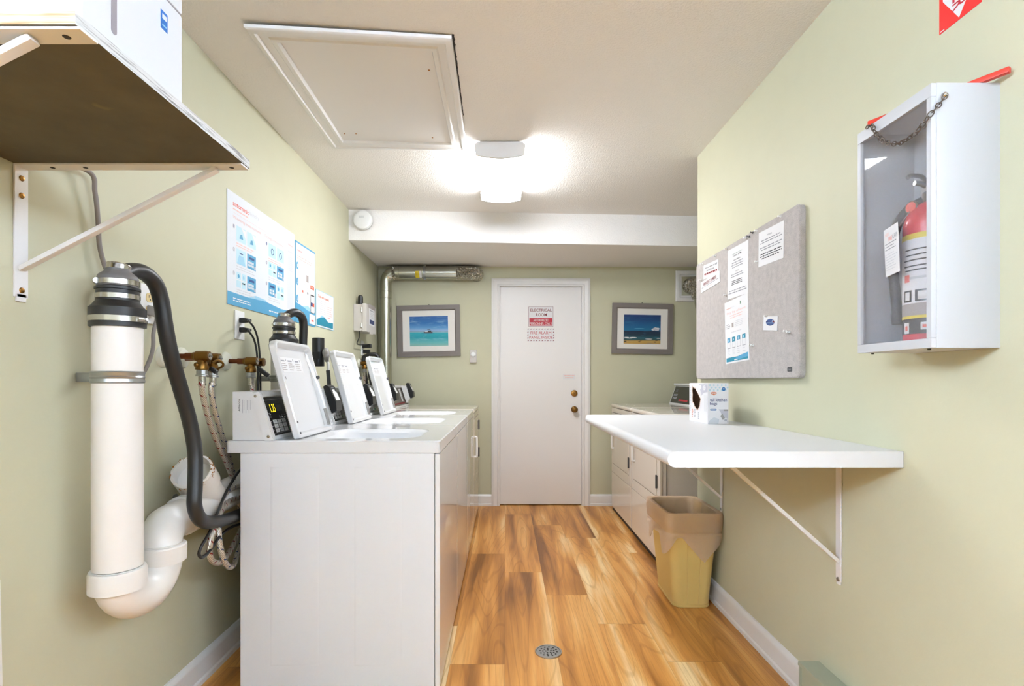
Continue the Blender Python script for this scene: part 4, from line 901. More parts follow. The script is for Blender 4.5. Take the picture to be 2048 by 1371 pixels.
b = MB(); b.tube([(-1.145, 1.25, 1.70), pp(176, 342, -1.15), pp(190, 385, -1.155), pp(196, 440, -1.16), pp(199, 490, -1.162), pp(209, 530, -1.16), pp(220, 562, -1.16), (-1.16, 1.50, 1.40), (-1.165, 1.52, 1.28), (-1.16, 1.55, 1.18), pp(280, 748, -1.155), pp(297, 725, -1.15), pp(306, 695, -1.15), pp(307, 665, -1.150), (XL + .03, 1.722, pz - .03), (XL + .028, 1.722, pz - .012)], .0062, 'grey_cord', 12, 8); b.build('cord', root)
# third outlet group between the rear lids
outlet(4.30, zy(696, 4.30), .075, .12, 'small white outlet with black adaptor below the grey wall box')
root = thing('power_adaptor', 'black plug adaptor and cord hanging below the grey wall box', 'adaptor', (XL, 4.30, 1.40))
b = MB(); z = zy(696, 4.30); b.box(XL + .0075, XL + .075, 4.275, 4.325, z + .002, z + .034, 'black_plastic', .004); b.box(XL + .0095, XL + .065, 4.285, 4.315, z - .040, z - .012, 'black_plastic', .006); b.build('plugs', root)
b = MB(); b.tube([at(719, 662, X=-1.135), at(718, 675, X=-1.14), at(715, 688, X=-1.145), (XL + .05, 4.30, z + .03)], .004, 'black_plastic', 10, 6); b.build('cord', root)
root = thing('water_valve', 'brass water valve with arched black hose between the rear lids', 'valve', (-1.08, 4.3, 1.3))
v3 = at(729, 726, Y=4.2); escutcheon(v3, root); valve(v3, root); b = MB(); b.tube([at(733, 770, Y=4.24), at(727, 720, Y=4.24), at(733, 711, Y=4.24), at(744, 708, Y=4.24), at(755, 712, Y=4.25), at(762, 740, Y=4.25), at(764, 800, Y=4.25)], .016, 'black_rubber', 14, 6); b.tube([at(744, 775, Y=4.18), at(741, 750, Y=4.18), at(752, 738, Y=4.18), at(758, 730, Y=4.18)], .012, 'black_rubber', 12, 5); b.build('hose', root)
b = MB(); b.tube([at(733, 722, Y=4.15), at(737, 735, Y=4.15), at(736, 760, Y=4.15)], .005, 'black_plastic', 10, 4); b.tube([v3 + Vector((0, 0, -.09)), at(729, 790, Y=4.2)], .010, 'braided_steel_red', 12); b.build('supply_line', root)
# grey box with antenna
def wallbox():
    ya, yb, z0, z1, xf = 4.05, 4.33, 1.537, 1.757, -1.112
    root = thing('utility_box', 'grey hinged wall box with black antenna on the left wall', 'wall box', (XL, 4.2, z0))
    b = MB(); b.box(XL, xf, ya, yb, z0 + .006, z1 - .006, 'box_grey', .006); b.build('box_body', root)
    b = MB(); b.box(xf + .001, xf + .036, ya - .004, yb + .004, z0, z1, 'box_grey', .006); b.box(xf + .036, xf + .039, ya + .08, yb - .09, z0 - .010, z0 + .012, 'box_grey', .001); door = b.build('box_door', root)
    b = MB()
    for z in (z0 + .05, z1 - .05): b.cyl((xf - .002, ya - .006, z - .018), (xf - .002, ya - .006, z + .018), .006, 'outlet_white', seg=12)
    b.build('hinge', door)
    d = Dec(); d.frame((xf + .0361, ya + .075, z0 + .06), **WL); d.base(.16, .13, .0006, 'paper'); d.rect(.01, .012, .15, .045, 'logo_navy'); d.rect(.02, .114, .14, .120, 'ink_grey'); d.micro(.02, .055, .14, .105, 4, 'ink_pale'); d.rect(-.03, .133, .175, .166, 'label_grey'); d.build('door_label', door)
    b = MB(); ac = at(721, 604, Y=4.12); b.lathe([(.001, 0), (.021, 0), (.020, .055), (.018, .072), (.012, .078), (.001, .080)], (ac.x, 4.12, z1 - .006), (0, 0, 1), 'black_plastic', 24); b.build('antenna', root)
wallbox()
# ------------------------------------------------------------------ posters on the left wall
def tile(d, u, v, w, h, kind):
    d.rect(u, v, u + w, v + h, 'poster_tile' if kind != 'pad' else 'poster_blue')
    if kind == 'pad':
        d.rect(u + w * .22, v + h * .66, u + w * .80, v + h * .82, 'poster_navy', 2)
        for r in range(2):
            for c in range(3): d.rect(u + w * (.12 + .22 * c), v + h * (.16 + .2 * r), u + w * (.29 + .22 * c), v + h * (.32 + .2 * r), 'paper', 2)
        d.rect(u + w * .8, v + h * .06, u + w * .98, v + h * .3, 'carton_grey', 2)
    elif kind == 'drum': d.ring(u + w * .5, v + h * .45, w * .2, w * .05, 'poster_navy', 2)
    elif kind == 'quad':
        d.rect(u + w * .45, v, u + w * .52, v + h, 'paper', 2); d.rect(u, v + h * .46, u + w, v + h * .53, 'paper', 2.5); d.rect(u + w * .6, v + h * .3, u + w * .9, v + h * .38, 'ink_black', 3); d.disc(u + w * .22, v + h * .75, w * .1, 'poster_blue', 2); d.disc(u + w * .75, v + h * .75, w * .1, 'poster_blue_light', 2)
    elif kind == 'lid': d.poly([(u + w * .05, v), (u + w * .95, v), (u + w * .75, v + h * .6), (u + w * .25, v + h * .6)], 'poster_blue_light', 2); d.rect(u + w * .3, v + h * .72, u + w * .68, v + h * .78, 'poster_navy', 3)
    else: d.poly([(u + w * .3, v + h * .2), (u + w * .7, v + h * .25), (u + w * .6, v + h * .55), (u + w * .4, v + h * .5)], 'poster_blue', 2); d.poly([(u + w * .5, v + h), (u + w, v + h * .3), (u + w, v + h * .9)], 'paper', 2)
def poster1():
    y0, y1, z0, z1 = 2.21, 2.915, 1.484, 1.972; w, h = y1 - y0, z1 - z0
    d = Dec(); d.frame((XL, y0, z0), **WL); d.base(w, h, .003, 'paper_cool')
    d.rect(w * .865, h * .13, w * .985, h * .80, 'poster_side'); d.poly([(0, 0), (w, 0), (w, h * .115), (w * .75, h * .10), (w * .5, h * .125), (w * .25, h * .11), (0, h * .115)], 'poster_blue', 2); d.poly([(w * .25, h * .11), (w * .4, h * .10), (w * .55, h * .11), (w * .5, h * .14), (w * .36, h * .15)], 'poster_blue_light', .5)
    d.text('automatic', .045, h * .885, .185, h * .925, 'ink_red', 1, True); d.text('laundry', .19, h * .885, .285, h * .93, 'ink_pale', 1); d.micro(.045, h * .845, .18, h * .87, 1, 'ink_palered', ragged=0)
    d.text('Washing instructions', .045, h * .765, .30, h * .80, 'ink_palered', 1); d.text('Drying instructions', .345, h * .765, .555, h * .80, 'ink_palered', 1); d.rect(.045, h * .825, w - .06, h * .827, 'ink_palered'); d.text('Information', w * .87, h * .835, w * .97, h * .86, 'ink_palered', 1)
    rows = [(.59, ('scoop', 'scoop')), (.385, ('lid', 'pad')), (.175, ('quad', 'pad'))]; rows2 = [(.60, ('drum', 'drum')), (.41, ('quad', 'pad')), (.20, ('pad', 'quad'))]
    for ux, rw, nn in ((.075, rows, '123'), (.385, rows2, '123')):
        for (v, ks), n in zip(rw, nn):
            d.disc(ux - .022, h * (v + .115), .010, 'ink_pale', 1); d.text(n, ux - .025, h * (v + .10), ux - .019, h * (v + .13), 'poster_navy', 2)
            for c, k in enumerate(ks): tile(d, ux + c * .095, h * v, .083, h * .135, k)
            d.micro(ux, h * (v - .055), ux + .175, h * (v - .012), 2, 'ink_palered' if v > .5 else 'ink_pale', ragged=.3, fill=.35)
    d.micro(w * .885, h * .55, w * .975, h * .72, 8, 'ink_pale', 2, .4); d.micro(w * .875, h * .75, w * .965, h * .785, 1, 'ink_pale', 2, ragged=0)
    d.micro(.045, h * .035, .22, h * .075, 2, 'paper', 3, .45); d.micro(w * .55, h * .035, w * .80, h * .055, 1, 'paper', 3, .6, 0)
    tag(d.build('instruction_poster'), 'largest white and blue laundry instruction poster on the left wall', 'poster', 'laundry posters on the left wall')
def poster2():
    y0, y1, z0, z1 = 2.925, 3.232, 1.488, 1.946; w, h = y1 - y0, z1 - z0
    d = Dec(); d.frame((XL, y0, z0), **WL); d.base(w, h, .003, 'poster_blue'); d.rect(.008, .05, w - .008, h - .010, 'paper', 1); d.poly([(.008, .008), (w - .008, .008), (w - .008, .088), (w * .6, .085), (w * .35, .10), (.008, .112)], 'poster_blue', 2); d.poly([(w * .35, .1), (w * .6, .085), (w * .8, .09), (w * .62, .115)], 'poster_blue_light', 2)
    d.text('automatic', .025, h * .885, .10, h * .91, 'ink_red', 2); d.text('laundry', .105, h * .885, .155, h * .912, 'ink_pale', 2); d.micro(.025, h * .78, .25, h * .84, 2, 'ink_palered', 2, .45)
    for i, v in enumerate((.70, .505, .295)):
        d.disc(.028, h * v, .016, 'poster_blue', 2, .022); d.text(str(i + 1), .024, h * v - .010, .033, h * v + .010, 'paper', 3); d.micro(.065, h * (v - .05), .21, h * (v + .02), 2 + (i == 2), 'ink_pale', 2, .3)
    d.rect(.16, h * .55, .195, h * .64, 'label_grey', 2); d.rect(.225, h * .485, .285, h * .535, 'orange_red', 2); d.text('PAY', .235, h * .498, .275, h * .522, 'paper', 3)
    for k, m in enumerate(('ink_pale', 'orange_red', 'ink_pale', 'ink_pale', 'dark_grey')): d.rect(.075 + k * .025, h * .395, .09 + k * .025, h * .425, m, 2)
    d.rect(.228, .078, .288, h * .415, 'dark_grey', 3); d.rect(.232, .082, .284, h * .395, 'paper', 4); d.rect(.232, h * .26, .258, h * .31, 'poster_navy', 5); d.rect(.258, h * .26, .284, h * .31, 'orange_red', 5); d.rect(.206, .012, .296, .07, 'paper', 5); d.rect(.235, .028, .275, .038, 'ink_red', 6)
    tag(d.build('instruction_poster'), 'blue bordered payment poster between the largest and smallest posters', 'poster', 'laundry posters on the left wall')
def poster3():
    y0, y1, z0, z1 = 3.245, 3.575, 1.498, 1.728; w, h = y1 - y0, z1 - z0
    d = Dec(); d.frame((XL, y0, z0), **WL); d.base(w, h, .003, 'poster_blue_light'); d.rect(.004, .004, w - .004, h - .004, 'paper', 1)
    d.text('Trouble with a machine?', .03, h * .80, .235, h * .88, 'logo_orange', 2, True); d.micro(.025, h * .36, .19, h * .75, 7, 'ink_pale', 2, .3); d.micro(.21, h * .36, .31, h * .66, 5, 'ink_palered', 2, .3)
    d.poly([(.012, .010), (w - .012, .010), (w - .012, .05), (.22, .045), (.15, .07), (.09, .062), (.012, .045)], 'poster_teal', 2); d.poly([(.05, .052), (.09, .062), (.15, .07), (.10, .078)], 'poster_blue_light', 3); d.text('automatic', .21, .07, .26, .08, 'ink_red', 3)
    tag(d.build('instruction_poster'), 'smallest landscape poster, farthest along the left wall', 'poster', 'laundry posters on the left wall')
poster1(); poster2(); poster3()
# ------------------------------------------------------------------ folding counter on the right wall
def counter():
    xf, yn, yf, z0, z1 = .4485, 1.446, 3.0, .9185, .9625; r = (z1 - z0) / 2
    root = thing('folding_counter', 'white laminate folding counter with rounded edge on the right wall', 'counter', ((xf + XR) / 2, 2.2, z0))
    P = [(XR - .0015, z0), ] + [(xf + r - r * math.sin(a), (z0 + z1) / 2 - r * math.cos(a)) for a in [math.pi * k / 12 for k in range(13)]] + [(XR - .0015, z1)]
    # far front corner is rounded off in plan
    b = MB(); b.loops([[(x, y, z) for x, z in P] for y in (yn, yf - .06)] + [[(max(x, xf + .012 + (x - xf) * .0), yf - .02, z) if x < xf + .03 else (x, yf - .02, z) for x, z in P]] + [[(max(x, xf + .05), yf, z) for x, z in P]], 'laminate_white'); b.build('counter_top', root)
    for yc in (1.723, 2.66):
        bracket(root, yc, .026, XR - .0015, .52, z0, .487, .563, .705, -1, ([.892, .505], [.62, .95], 'zinc'))
counter()
# kitchen bag box
def bagbox():
    x0, x1, y0, y1, z0, z1 = .910, 1.003, 2.35, 2.586, .9628, 1.147
    root = thing('bag_box', 'white carton of tall kitchen bags with torn side on counter', 'box', ((x0 + x1) / 2, (y0 + y1) / 2, z0))
    b = MB(); w, h = y1 - y0, z1 - z0
    fr = lambda u, v: Vector((x0, y1 - u, z0 + v))        # left side seen from the room: u runs toward the camera
    hole = [(.20, .915), (.26, .86), (.34, .86), (.40, .80), (.47, .75), (.56, .66), (.63, .60), (.60, .52), (.58, .42), (.52, .36), (.45, .30), (.40, .34), (.30, .40), (.27, .47), (.20, .50), (.19, .60), (.20, .70), (.18, .80)]
    hole = [(u * w, v * h) for u, v in hole]
    t = bmesh.new(); ov = [t.verts.new(fr(u, v)) for u, v in ((0, 0), (w, 0), (w, h), (0, h))]; hv = [t.verts.new(fr(u, v)) for u, v in hole]
    ed = [t.edges.new((ov[i], ov[(i + 1) % 4])) for i in range(4)] + [t.edges.new((hv[i], hv[(i + 1) % len(hv)])) for i in range(len(hv))]
    bmesh.ops.triangle_fill(t, use_beauty=True, use_dissolve=False, edges=ed); b.merge(t, 'carton_white')
    for q in ([(x0, y0, z0), (x1, y0, z0), (x1, y0, z1), (x0, y0, z1)], [(x1, y0, z0), (x1, y1, z0), (x1, y1, z1), (x1, y0, z1)], [(x1, y1, z0), (x0, y1, z0), (x0, y1, z1), (x1, y1, z1)], [(x0, y0, z1), (x1, y0, z1), (x1, y1, z1), (x0, y1, z1)], [(x0, y0, z0), (x0, y1, z0), (x1, y1, z0), (x1, y0, z0)]): b.face(q, 'carton_white')
    e = .002
    for q in ([(x0 + e, y0 + e, z0 + e), (x1 - e, y0 + e, z0 + e), (x1 - e, y0 + e, z1 - e), (x0 + e, y0 + e, z1 - e)], [(x1 - e, y0 + e, z0 + e), (x1 - e, y1 - e, z0 + e), (x1 - e, y1 - e, z1 - e), (x1 - e, y0 + e, z1 - e)], [(x1 - e, y1 - e, z0 + e), (x0 + e, y1 - e, z0 + e), (x0 + e, y1 - e, z1 - e), (x1 - e, y1 - e, z1 - e)], [(x0 + e, y0 + e, z1 - e), (x1 - e, y0 + e, z1 - e), (x1 - e, y1 - e, z1 - e), (x0 + e, y1 - e, z1 - e)], [(x0 + e, y0 + e, z0 + e), (x0 + e, y1 - e, z0 + e), (x1 - e, y1 - e, z0 + e), (x1 - e, y0 + e, z0 + e)]): b.face(q, 'cardboard')
    c = (sum(u for u, v in hole) / len(hole), sum(v for u, v in hole) / len(hole))
    for i in range(len(hole)):
        p, q = hole[i], hole[(i + 1) % len(hole)]; g = lambda a: (c[0] + (a[0] - c[0]) * 1.13, c[1] + (a[1] - c[1]) * 1.09); f = Vector((-.0006, 0, 0))
        b.face([fr(*p) + f, fr(*q) + f, fr(*g(q)) + f * 2, fr(*g(p)) + f * 2], 'torn_edge')
    b.build('carton', root, smooth=False, fix=False)
    d = Dec(); d.frame(fr(0, 0) + Vector((-.0003, 0, 0)), **WR); d.poly([(w * .55, h * .97), (w * .98, h * .97), (w * .98, h * .78), (w * .80, h * .76), (w * .68, h * .68), (w * .62, h * .82)], 'carton_grey', 1); d.disc(w * .83, h * .88, w * .07, 'carton_white', 2, h * .06); d.disc(w * .62, h * .9, w * .06, 'carton_white', 2, h * .06); d.text('G', w * .8, h * .85, w * .86, h * .92, 'carton_grey', 3); d.rect(w * .82, h * .30, w * .97, h * .7, 'paper', 2)
    d.micro(w * .15, h * .10, w * .24, h * .33, 5, 'logo_orange', 1, .4); d.micro(w * .28, h * .10, w * .38, h * .33, 6, 'ink_grey', 1, .4); d.micro(w * .5, h * .08, w * .56, h * .26, 7, 'ink_grey', 1, .5); d.micro(w * .05, h * .2, w * .12, h * .9, 16, 'ink_pale', 1, .4); d.build('side_print', root)
    d = Dec(); w2 = x1 - x0; d.frame((x0, y0 - .0003, z0), **WB)
    for r in range(3):
        for c_ in range(5): d.poly([(w2 * (.1 + .19 * c_ + .09 * (r % 2)) + a * .005, h * (.95 - .06 * r) + bb * .005) for a, bb in ((0, -1), (1, 0), (0, 1), (-1, 0))], 'pattern_aqua')
    d.disc(w2 * .76, h * .855, .0085, 'logo_blue', 2); d.rect(w2 * .715, h * .85, w2 * .80, h * .868, 'paper', 3)
    d.ring(w2 * .28, h * .755, .0135, .003, 'logo_orange', 2, .0060); d.poly([(w2 * .22, h * .74), (w2 * .33, h * .72), (w2 * .30, h * .69)], 'logo_orange', 2); d.text('G', w2 * .25, h * .735, w2 * .31, h * .77, 'logo_orange', 3)
    d.text('tall kitchen', w2 * .10, h * .555, w2 * .92, h * .63, 'logo_navy', 2, True); d.text('bags', w2 * .10, h * .45, w2 * .45, h * .535, 'logo_navy', 2, True)
    d.poly([(w2 * .10 + u, h * .33 + v) for u, v in ((0, .0025), (.003, 0), (.027, 0), (.030, .0025), (.030, .005), (.027, .0075), (.003, .0075), (0, .005))], 'logo_blue', 2); d.micro(w2 * .15, h * .335, w2 * .37, h * .365, 1, 'paper', 3, .5, 0)
    d.poly([(w2 * .52, h * .36), (w2 * .98, h * .36), (w2 * .98, h * .02), (w2 * .8, h * .12), (w2 * .6, h * .30)], 'carton_grey', 1); d.rect(w2 * .76, h * .32, w2 * .98, h * .36, 'grey_plastic', 2); d.poly([(w2 * .60, h * .20), (w2 * .70, h * .26), (w2 * .82, h * .15), (w2 * .72, h * .10)], 'grey_plastic', 2); d.poly([(0, 0), (w2 * .5, 0), (w2 * .55, h * .12), (w2 * .3, h * .17), (w2 * .1, h * .1)], 'poster_side', 1)
    d.disc(w2 * .86, h * .10, .0095, 'paper', 3); d.text('60', w2 * .80, h * .08, w2 * .92, h * .125, 'logo_navy', 4); d.build('front_print', root)
bagbox()
# ------------------------------------------------------------------ notice board
def board():
    y0, y1, z0, z1, xf = 1.917, 2.955, 1.168, 1.811, 1.078
    root = thing('notice_board', 'grey fabric notice board on the right wall above the counter', 'notice board', (xf, (y0 + y1) / 2, z0))
    b = MB(); cy, cz = (y0 + y1) / 2, (z0 + z1) / 2
    def R(i, x): return [(x, cy + u, cz + v) for u, v in rrect(y1 - y0 - 2 * i, z1 - z0 - 2 * i, .024 - i, 8)]
    b.loops([R(0, XR - .0015), R(0, xf + .004), R(.004, xf)], 'board_fabric', True, True); b.build('board_panel', root)
    d = Dec(); a = at(1575, 743, X=xf - .0004); d.frame(a, **WR); d.base(.032, .018, .0008, 'dark_grey', .004); d.text('Quartet', .006, .006, .026, .012, 'ink_grey', 1); d.build('maker_badge', root)
    def sheet(tl, tr, bl, label, fn, name='notice', lift=.0008):
        x = xf - .0004; A, B, C = at(*tl, X=x), at(*tr, X=x), at(*bl, X=x); w, h = (A - B).length, (A - C).length; V = (A - C).normalized()
        d = Dec(); U = (B - A).normalized(); U = (U - V * U.dot(V)).normalized(); d.frame(C, U, V); d.base(w, h, lift, 'paper'); fn(d, w, h); tag(d.build(name), label, 'paper', 'papers pinned on the notice board')
    def f1(d, w, h):
        d.text('New mail address for 1000', w * .10, h * .70, w * .93, h * .83, 'ink_black', 1); d.text('Board of Directors:', w * .22, h * .48, w * .76, h * .62, 'ink_black', 1); d.micro(w * .07, h * .24, w * .95, h * .40, 1, 'ink_maroon', 1, .7, 0); d.rect(w * .07, h * .22, w * .95, h * .235, 'ink_red')
    sheet((1407.5, 531), (1437, 515), (1407, 558.5), 'upper small white notice at the far top corner of the board', f1)
    def f2(d, w, h): d.text('EMERGENCY NUMBERS', w * .14, h * .55, w * .84, h * .80, 'ink_maroon', 1, True); d.rect(w * .14, h * .50, w * .84, h * .525, 'ink_maroon'); d.micro(w * .05, h * .32, w * .96, h * .46, 1, 'ink_grey', 1, .4, 0); d.micro(w * .3, h * .12, w * .66, h * .28, 1, 'ink_palered', 1, .4, 0)
    sheet((1402.5, 565), (1440, 546), (1403, 586), 'small white notice headed EMERGENCY NUMBERS in dark red', f2, 'notice', .0024)
    def f3(d, w, h):
        d.text('Laundry Room Hours', w * .24, h * .855, w * .72, h * .885, 'ink_green', 1); d.text('8 AM - 9 PM', w * .27, h * .815, w * .68, h * .845, 'ink_black', 1, True); d.text('Laundry Etiquette', w * .30, h * .73, w * .64, h * .76, 'ink_black', 1, True); d.micro(w * .2, h * .58, w * .78, h * .715, 3, 'ink_grey', 1, .4, .5, True); d.text('Dryers', w * .42, h * .50, w * .56, h * .53, 'ink_black', 1); d.micro(w * .14, h * .40, w * .82, h * .485, 2, 'ink_grey', 1, .4, .2, True); d.micro(w * .2, h * .25, w * .74, h * .35, 3, 'ink_black', 1, .4, .1, True); d.micro(w * .05, h * .08, w * .95, h * .17, 2, 'ink_grey', 1, .4, .2, True)
    sheet((1456, 501.5), (1497, 479), (1455.5, 599), 'tall white notice in the middle of the board, above the blue poster', f3)
    def f4(d, w, h):
        d.text('Notice', w * .36, h * .80, w * .55, h * .86, 'ink_grey', 1, True)
        for v, n in ((.62, 2), (.42, 2), (.17, 3)): d.micro(w * .06, h * v, w * .95, h * (v + .065 * n), n, 'ink_black' if v < .3 else 'ink_grey', 1, .42, .2, True)
    sheet((1518, 466), (1568.5, 437), (1517, 534.5), 'white typed notice at the near top of the board', f4)
    def f5(d, w, h):
        d.text('automatic', w * .08, h * .875, w * .30, h * .895, 'logo_orange', 1); d.text('laundry', w * .31, h * .875, w * .46, h * .897, 'ink_pale', 1); d.rect(w * .68, h * .885, w * .72, h * .93, 'ink_green'); d.text('Pay by phone', w * .10, h * .78, w * .90, h * .825, 'ink_palered', 1); d.micro(w * .18, h * .70, w * .85, h * .77, 2, 'ink_palered', 1, .3, .3, True); d.rect(w * .31, h * .565, w * .39, h * .635, 'label_grey'); d.micro(w * .44, h * .555, w * .9, h * .66, 4, 'ink_pale', 1, .35); d.micro(w * .07, h * .555, w * .24, h * .64, 3, 'ink_grey', 1, .4); d.micro(w * .28, h * .475, w * .72, h * .50, 1, 'ink_pale', 1, .5, 0)
        for i in range(4): u = w * (.10 + .215 * i); d.outline(u, h * .24, u + w * .13, h * .41, .0012, 'ink_grey'); d.rect(u, h * .335 + h * .01 * (i > 1), u + w * .13, h * .41, ('poster_blue', 'poster_teal', 'poster_blue', 'poster_teal')[i], 2); d.disc(u + w * .065, h * .37, w * .025, 'poster_blue_light', 3); d.rect(u, h * .237, u + w * .13, h * .246, 'ink_grey', 2); d.micro(u, h * .13, u + w * .13, h * .225, (4, 5, 3, 2)[i], 'ink_pale', 1, .35)
        d.poly([(w * .04, h * .025), (w * .96, h * .025), (w * .96, h * .105), (w * .75, h * .10), (w * .5, h * .09), (w * .3, h * .095), (w * .04, h * .09)], 'poster_teal'); d.poly([(w * .42, h * .06), (w * .6, h * .098), (w * .96, h * .125), (w * .96, h * .06), (w * .6, h * .04)], 'poster_blue', 2); d.rect(w * .40, h * .035, w * .54, h * .052, 'paper', 3)
    sheet((1449.5, 606.5), (1496, 592.5), (1452, 728), 'white and blue payment poster low on the notice board', f5, 'payment_poster')
    def f6(d, w, h): d.disc(w * .5, h * .58, w * .30, 'poster_navy', 1, h * .24); d.rect(w * .2, h * .5, w * .84, h * .57, 'logo_blue', 2); d.micro(w * .22, h * .515, w * .82, h * .555, 1, 'paper', 3, .8, 0); d.poly([(w * .62, h * .62), (w * .68, h * .76), (w * .70, h * .62)], 'paper', 3); d.rect(w * .2, h * .57, w * .36, h * .66, 'logo_navy', 2); d.rect(w * .7, h * .57, w * .8, h * .66, 'ink_maroon', 2)
    sheet((1529, 632.5), (1557, 631.5), (1527.5, 660), 'small white card with blue oval logo on the notice board', f6, 'card', .003)
    # push pins
    def pin(px, py, label, m='outlet_white', sp=None):
        p = at(px, py, X=xf - .0018); b = MB(); b.lathe([(.001, 0), (.0045, 0), (.0045, .002), (.0028, .004), (.0028, .010), (.0045, .012), (.001, .013)], p, (-1, 0, .12), m, 12); tag(b.build('push_pin'), label, 'push pin', 'push pins in the notice board')
    pin(1405, 528, 'white pin at the far top corner of the board'); pin(1431.5, 511.5, 'white pin at near top of the upper small notice'); pin(1453, 498, 'white pin at far top corner of the tall notice'); pin(1492, 475.5, 'white pin at near top corner of the tall notice'); pin(1514, 462, 'white pin at far top corner of the typed notice'); pin(1562, 432.5, 'white pin at near top corner of the typed notice')
    pin(1499, 473, 'first dark pin between the two top notices', 'dark_grey'); pin(1506, 465, 'second dark pin nearer the typed notice', 'dark_grey')
    pin(1402, 560, 'white pin at far top of the EMERGENCY NUMBERS notice'); pin(1452, 590, 'white pin at bottom of the tall notice'); pin(1515, 523, 'white pin at bottom of the typed notice'); pin(1534, 632.5, 'white pin at the top of the logo card'); pin(1573, 662, 'far one of two white pins right of the logo card'); pin(1579.5, 664, 'near one of two white pins right of the logo card'); pin(1503, 690, 'far one of two white pins beside the payment poster'); pin(1507, 690.5, 'near one of two white pins beside the payment poster')
board()
# ------------------------------------------------------------------ fire extinguisher cabinet
CX0, CY0, CY1, CZ0, CZ1 = .949, 1.165, 1.409, 1.2325, 1.823
def firebox():
    root = thing('extinguisher_cabinet', 'white metal fire extinguisher cabinet with clear front on right wall', 'cabinet', ((CX0 + XR) / 2, (CY0 + CY1) / 2, CZ0))
    t = .002; b = MB(); xi = CX0 + .012
    b.box(xi, XR, CY0, CY0 + t, CZ0, CZ1, 'cabinet_enamel'); b.box(xi, XR, CY1 - t, CY1, CZ0, CZ1, 'cabinet_enamel'); b.box(xi, XR, CY0 + t, CY1 - t, CZ1 - t, CZ1, 'cabinet_enamel'); b.box(xi, XR, CY0 + t, CY1 - t, CZ0, CZ0 + t, 'cabinet_enamel'); b.box(XR - t, XR, CY0 + t, CY1 - t, CZ0 + t, CZ1 - t, 'cabinet_enamel')
    b.build('case', root)
    b = MB(); f = .022
    for q in ((CY0, CY1, CZ1 - f * 1.35, CZ1), (CY0, CY1, CZ0, CZ0 + f), (CY0, CY0 + f * .62, CZ0 + f, CZ1 - f * 1.35), (CY1 - f * .55, CY1, CZ0 + f, CZ1 - f * 1.35)): b.box(CX0, CX0 + .012, q[0], q[1], q[2], q[3], 'cabinet_enamel', .0015)
    b.build('door_frame', root)
    b = MB(); b.box(CX0 + .006, CX0 + .008, CY0 + .010, CY1 - .008, CZ0 + .015, CZ1 - .018, 'cabinet_pane'); b.build('pane', root)
    b = MB(); p = at(1889, 190, Y=CY0 - .001); b.lathe([(.001, 0), (.006, 0), (.006, .003), (.003, .006), (.001, .006)], p, (0, -1, 0), 'steel', 14); b.build('screw', root)
    for yy in (CY0 + .03, CY1 - .03): b = MB(); b.lathe([(.001, 0), (.004, 0), (.003, .004), (.001, .004)], (CX0 + .02, yy, CZ0), (0, 0, -1), 'seam_dark', 10); b.build('screw', root)
    # breaker bar with chain
    A = Vector((.953, 1.372, CZ1 + .008)); B = Vector((1.089, 1.118, CZ1 + .004))
    A = Vector((.951, 1.369, CZ1 + .0075)); B = Vector((1.090, 1.128, CZ1 + .0075))
    r2 = thing('breaker_bar', 'red breaker bar lying on the extinguisher cabinet with hanging chain', 'breaker bar', A)
    b = MB(); b.bar(A, B, .013, .013, 'red_paint', (0, 0, 1), .002); b.build('bar', r2)
    b = MB(); pts = [A + Vector((-.003, .004, -.006)), at(1744, 252, X=.944), at(1752, 268, X=.940), at(1766, 281, X=.939), at(1784, 287, X=.938), at(1800, 286, X=.938), at(1815, 278, X=.939), at(1830, 267, X=.941), at(1845, 249, X=.943), at(1858, 232, X=.944), at(1872, 216, Y=1.160), at(1883, 203, Y=1.160), p + Vector((0, -.005, 0))]
    P = catmull(pts, 12); L = [0]
    for i in range(1, len(P)): L.append(L[-1] + (P[i] - P[i - 1]).length)
    n = 26; step = L[-1] / n
    for k in range(n):
        sA = (k + .5) * step; i = max(j for j in range(len(L) - 1) if L[j] <= sA); tt = (sA - L[i]) / max(L[i + 1] - L[i], 1e-9); c = P[i].lerp(P[i + 1], tt); dr = (P[i + 1] - P[i]).normalized(); ax = dr.orthogonal().normalized()
        q = Matrix.Rotation(math.radians(35 if k % 2 else 125), 3, dr); ax = q @ ax
        b.torus(c, ax, step * .42, .0013, 'chain_steel', 14, 6, 1.55, dr)
    b.build('chain', r2)
    # the extinguisher
    ex, ey = 1.026, 1.262; r = .054; zb = CZ0 + .003
    e = thing('fire_extinguisher', 'red fire extinguisher with paper tag inside the clear fronted cabinet', 'fire extinguisher', (ex, ey, zb))
    o, A_ = (ex, ey, zb), (0, 0, 1); b = MB(); b.lathe([(.001, 0), (r - .006, 0), (r, .006), (r, .30), (r - .006, .325), (r - .022, .345), (.018, .354), (.001, .356)], o, A_, 'extinguisher_red', 40); b.build('cylinder', e)
    def band(z0, z1, m, a0=90, a1=300, rr=r + .0006): return [[(ex + rr * math.cos(math.radians(a)), ey + rr * math.sin(math.radians(a)), zb + z) for z in (z0, z1)] for a in range(a0, a1 + 1, 6)], m
    b = MB()
    for z0, z1, m in ((.035, .072, 'panel_black'), (.072, .079, 'yellow_band'), (.079, .108, 'label_grey'), (.108, .262, 'carton_white'), (.262, .275, 'yellow_band')): L_, mm = band(z0, z1, m); b.loops(L_, mm, False, False, False)
    def wrap(a, z): return Vector((ex + (r + .0012) * math.cos(math.radians(a)), ey + (r + .0012) * math.sin(math.radians(a)), zb + z))
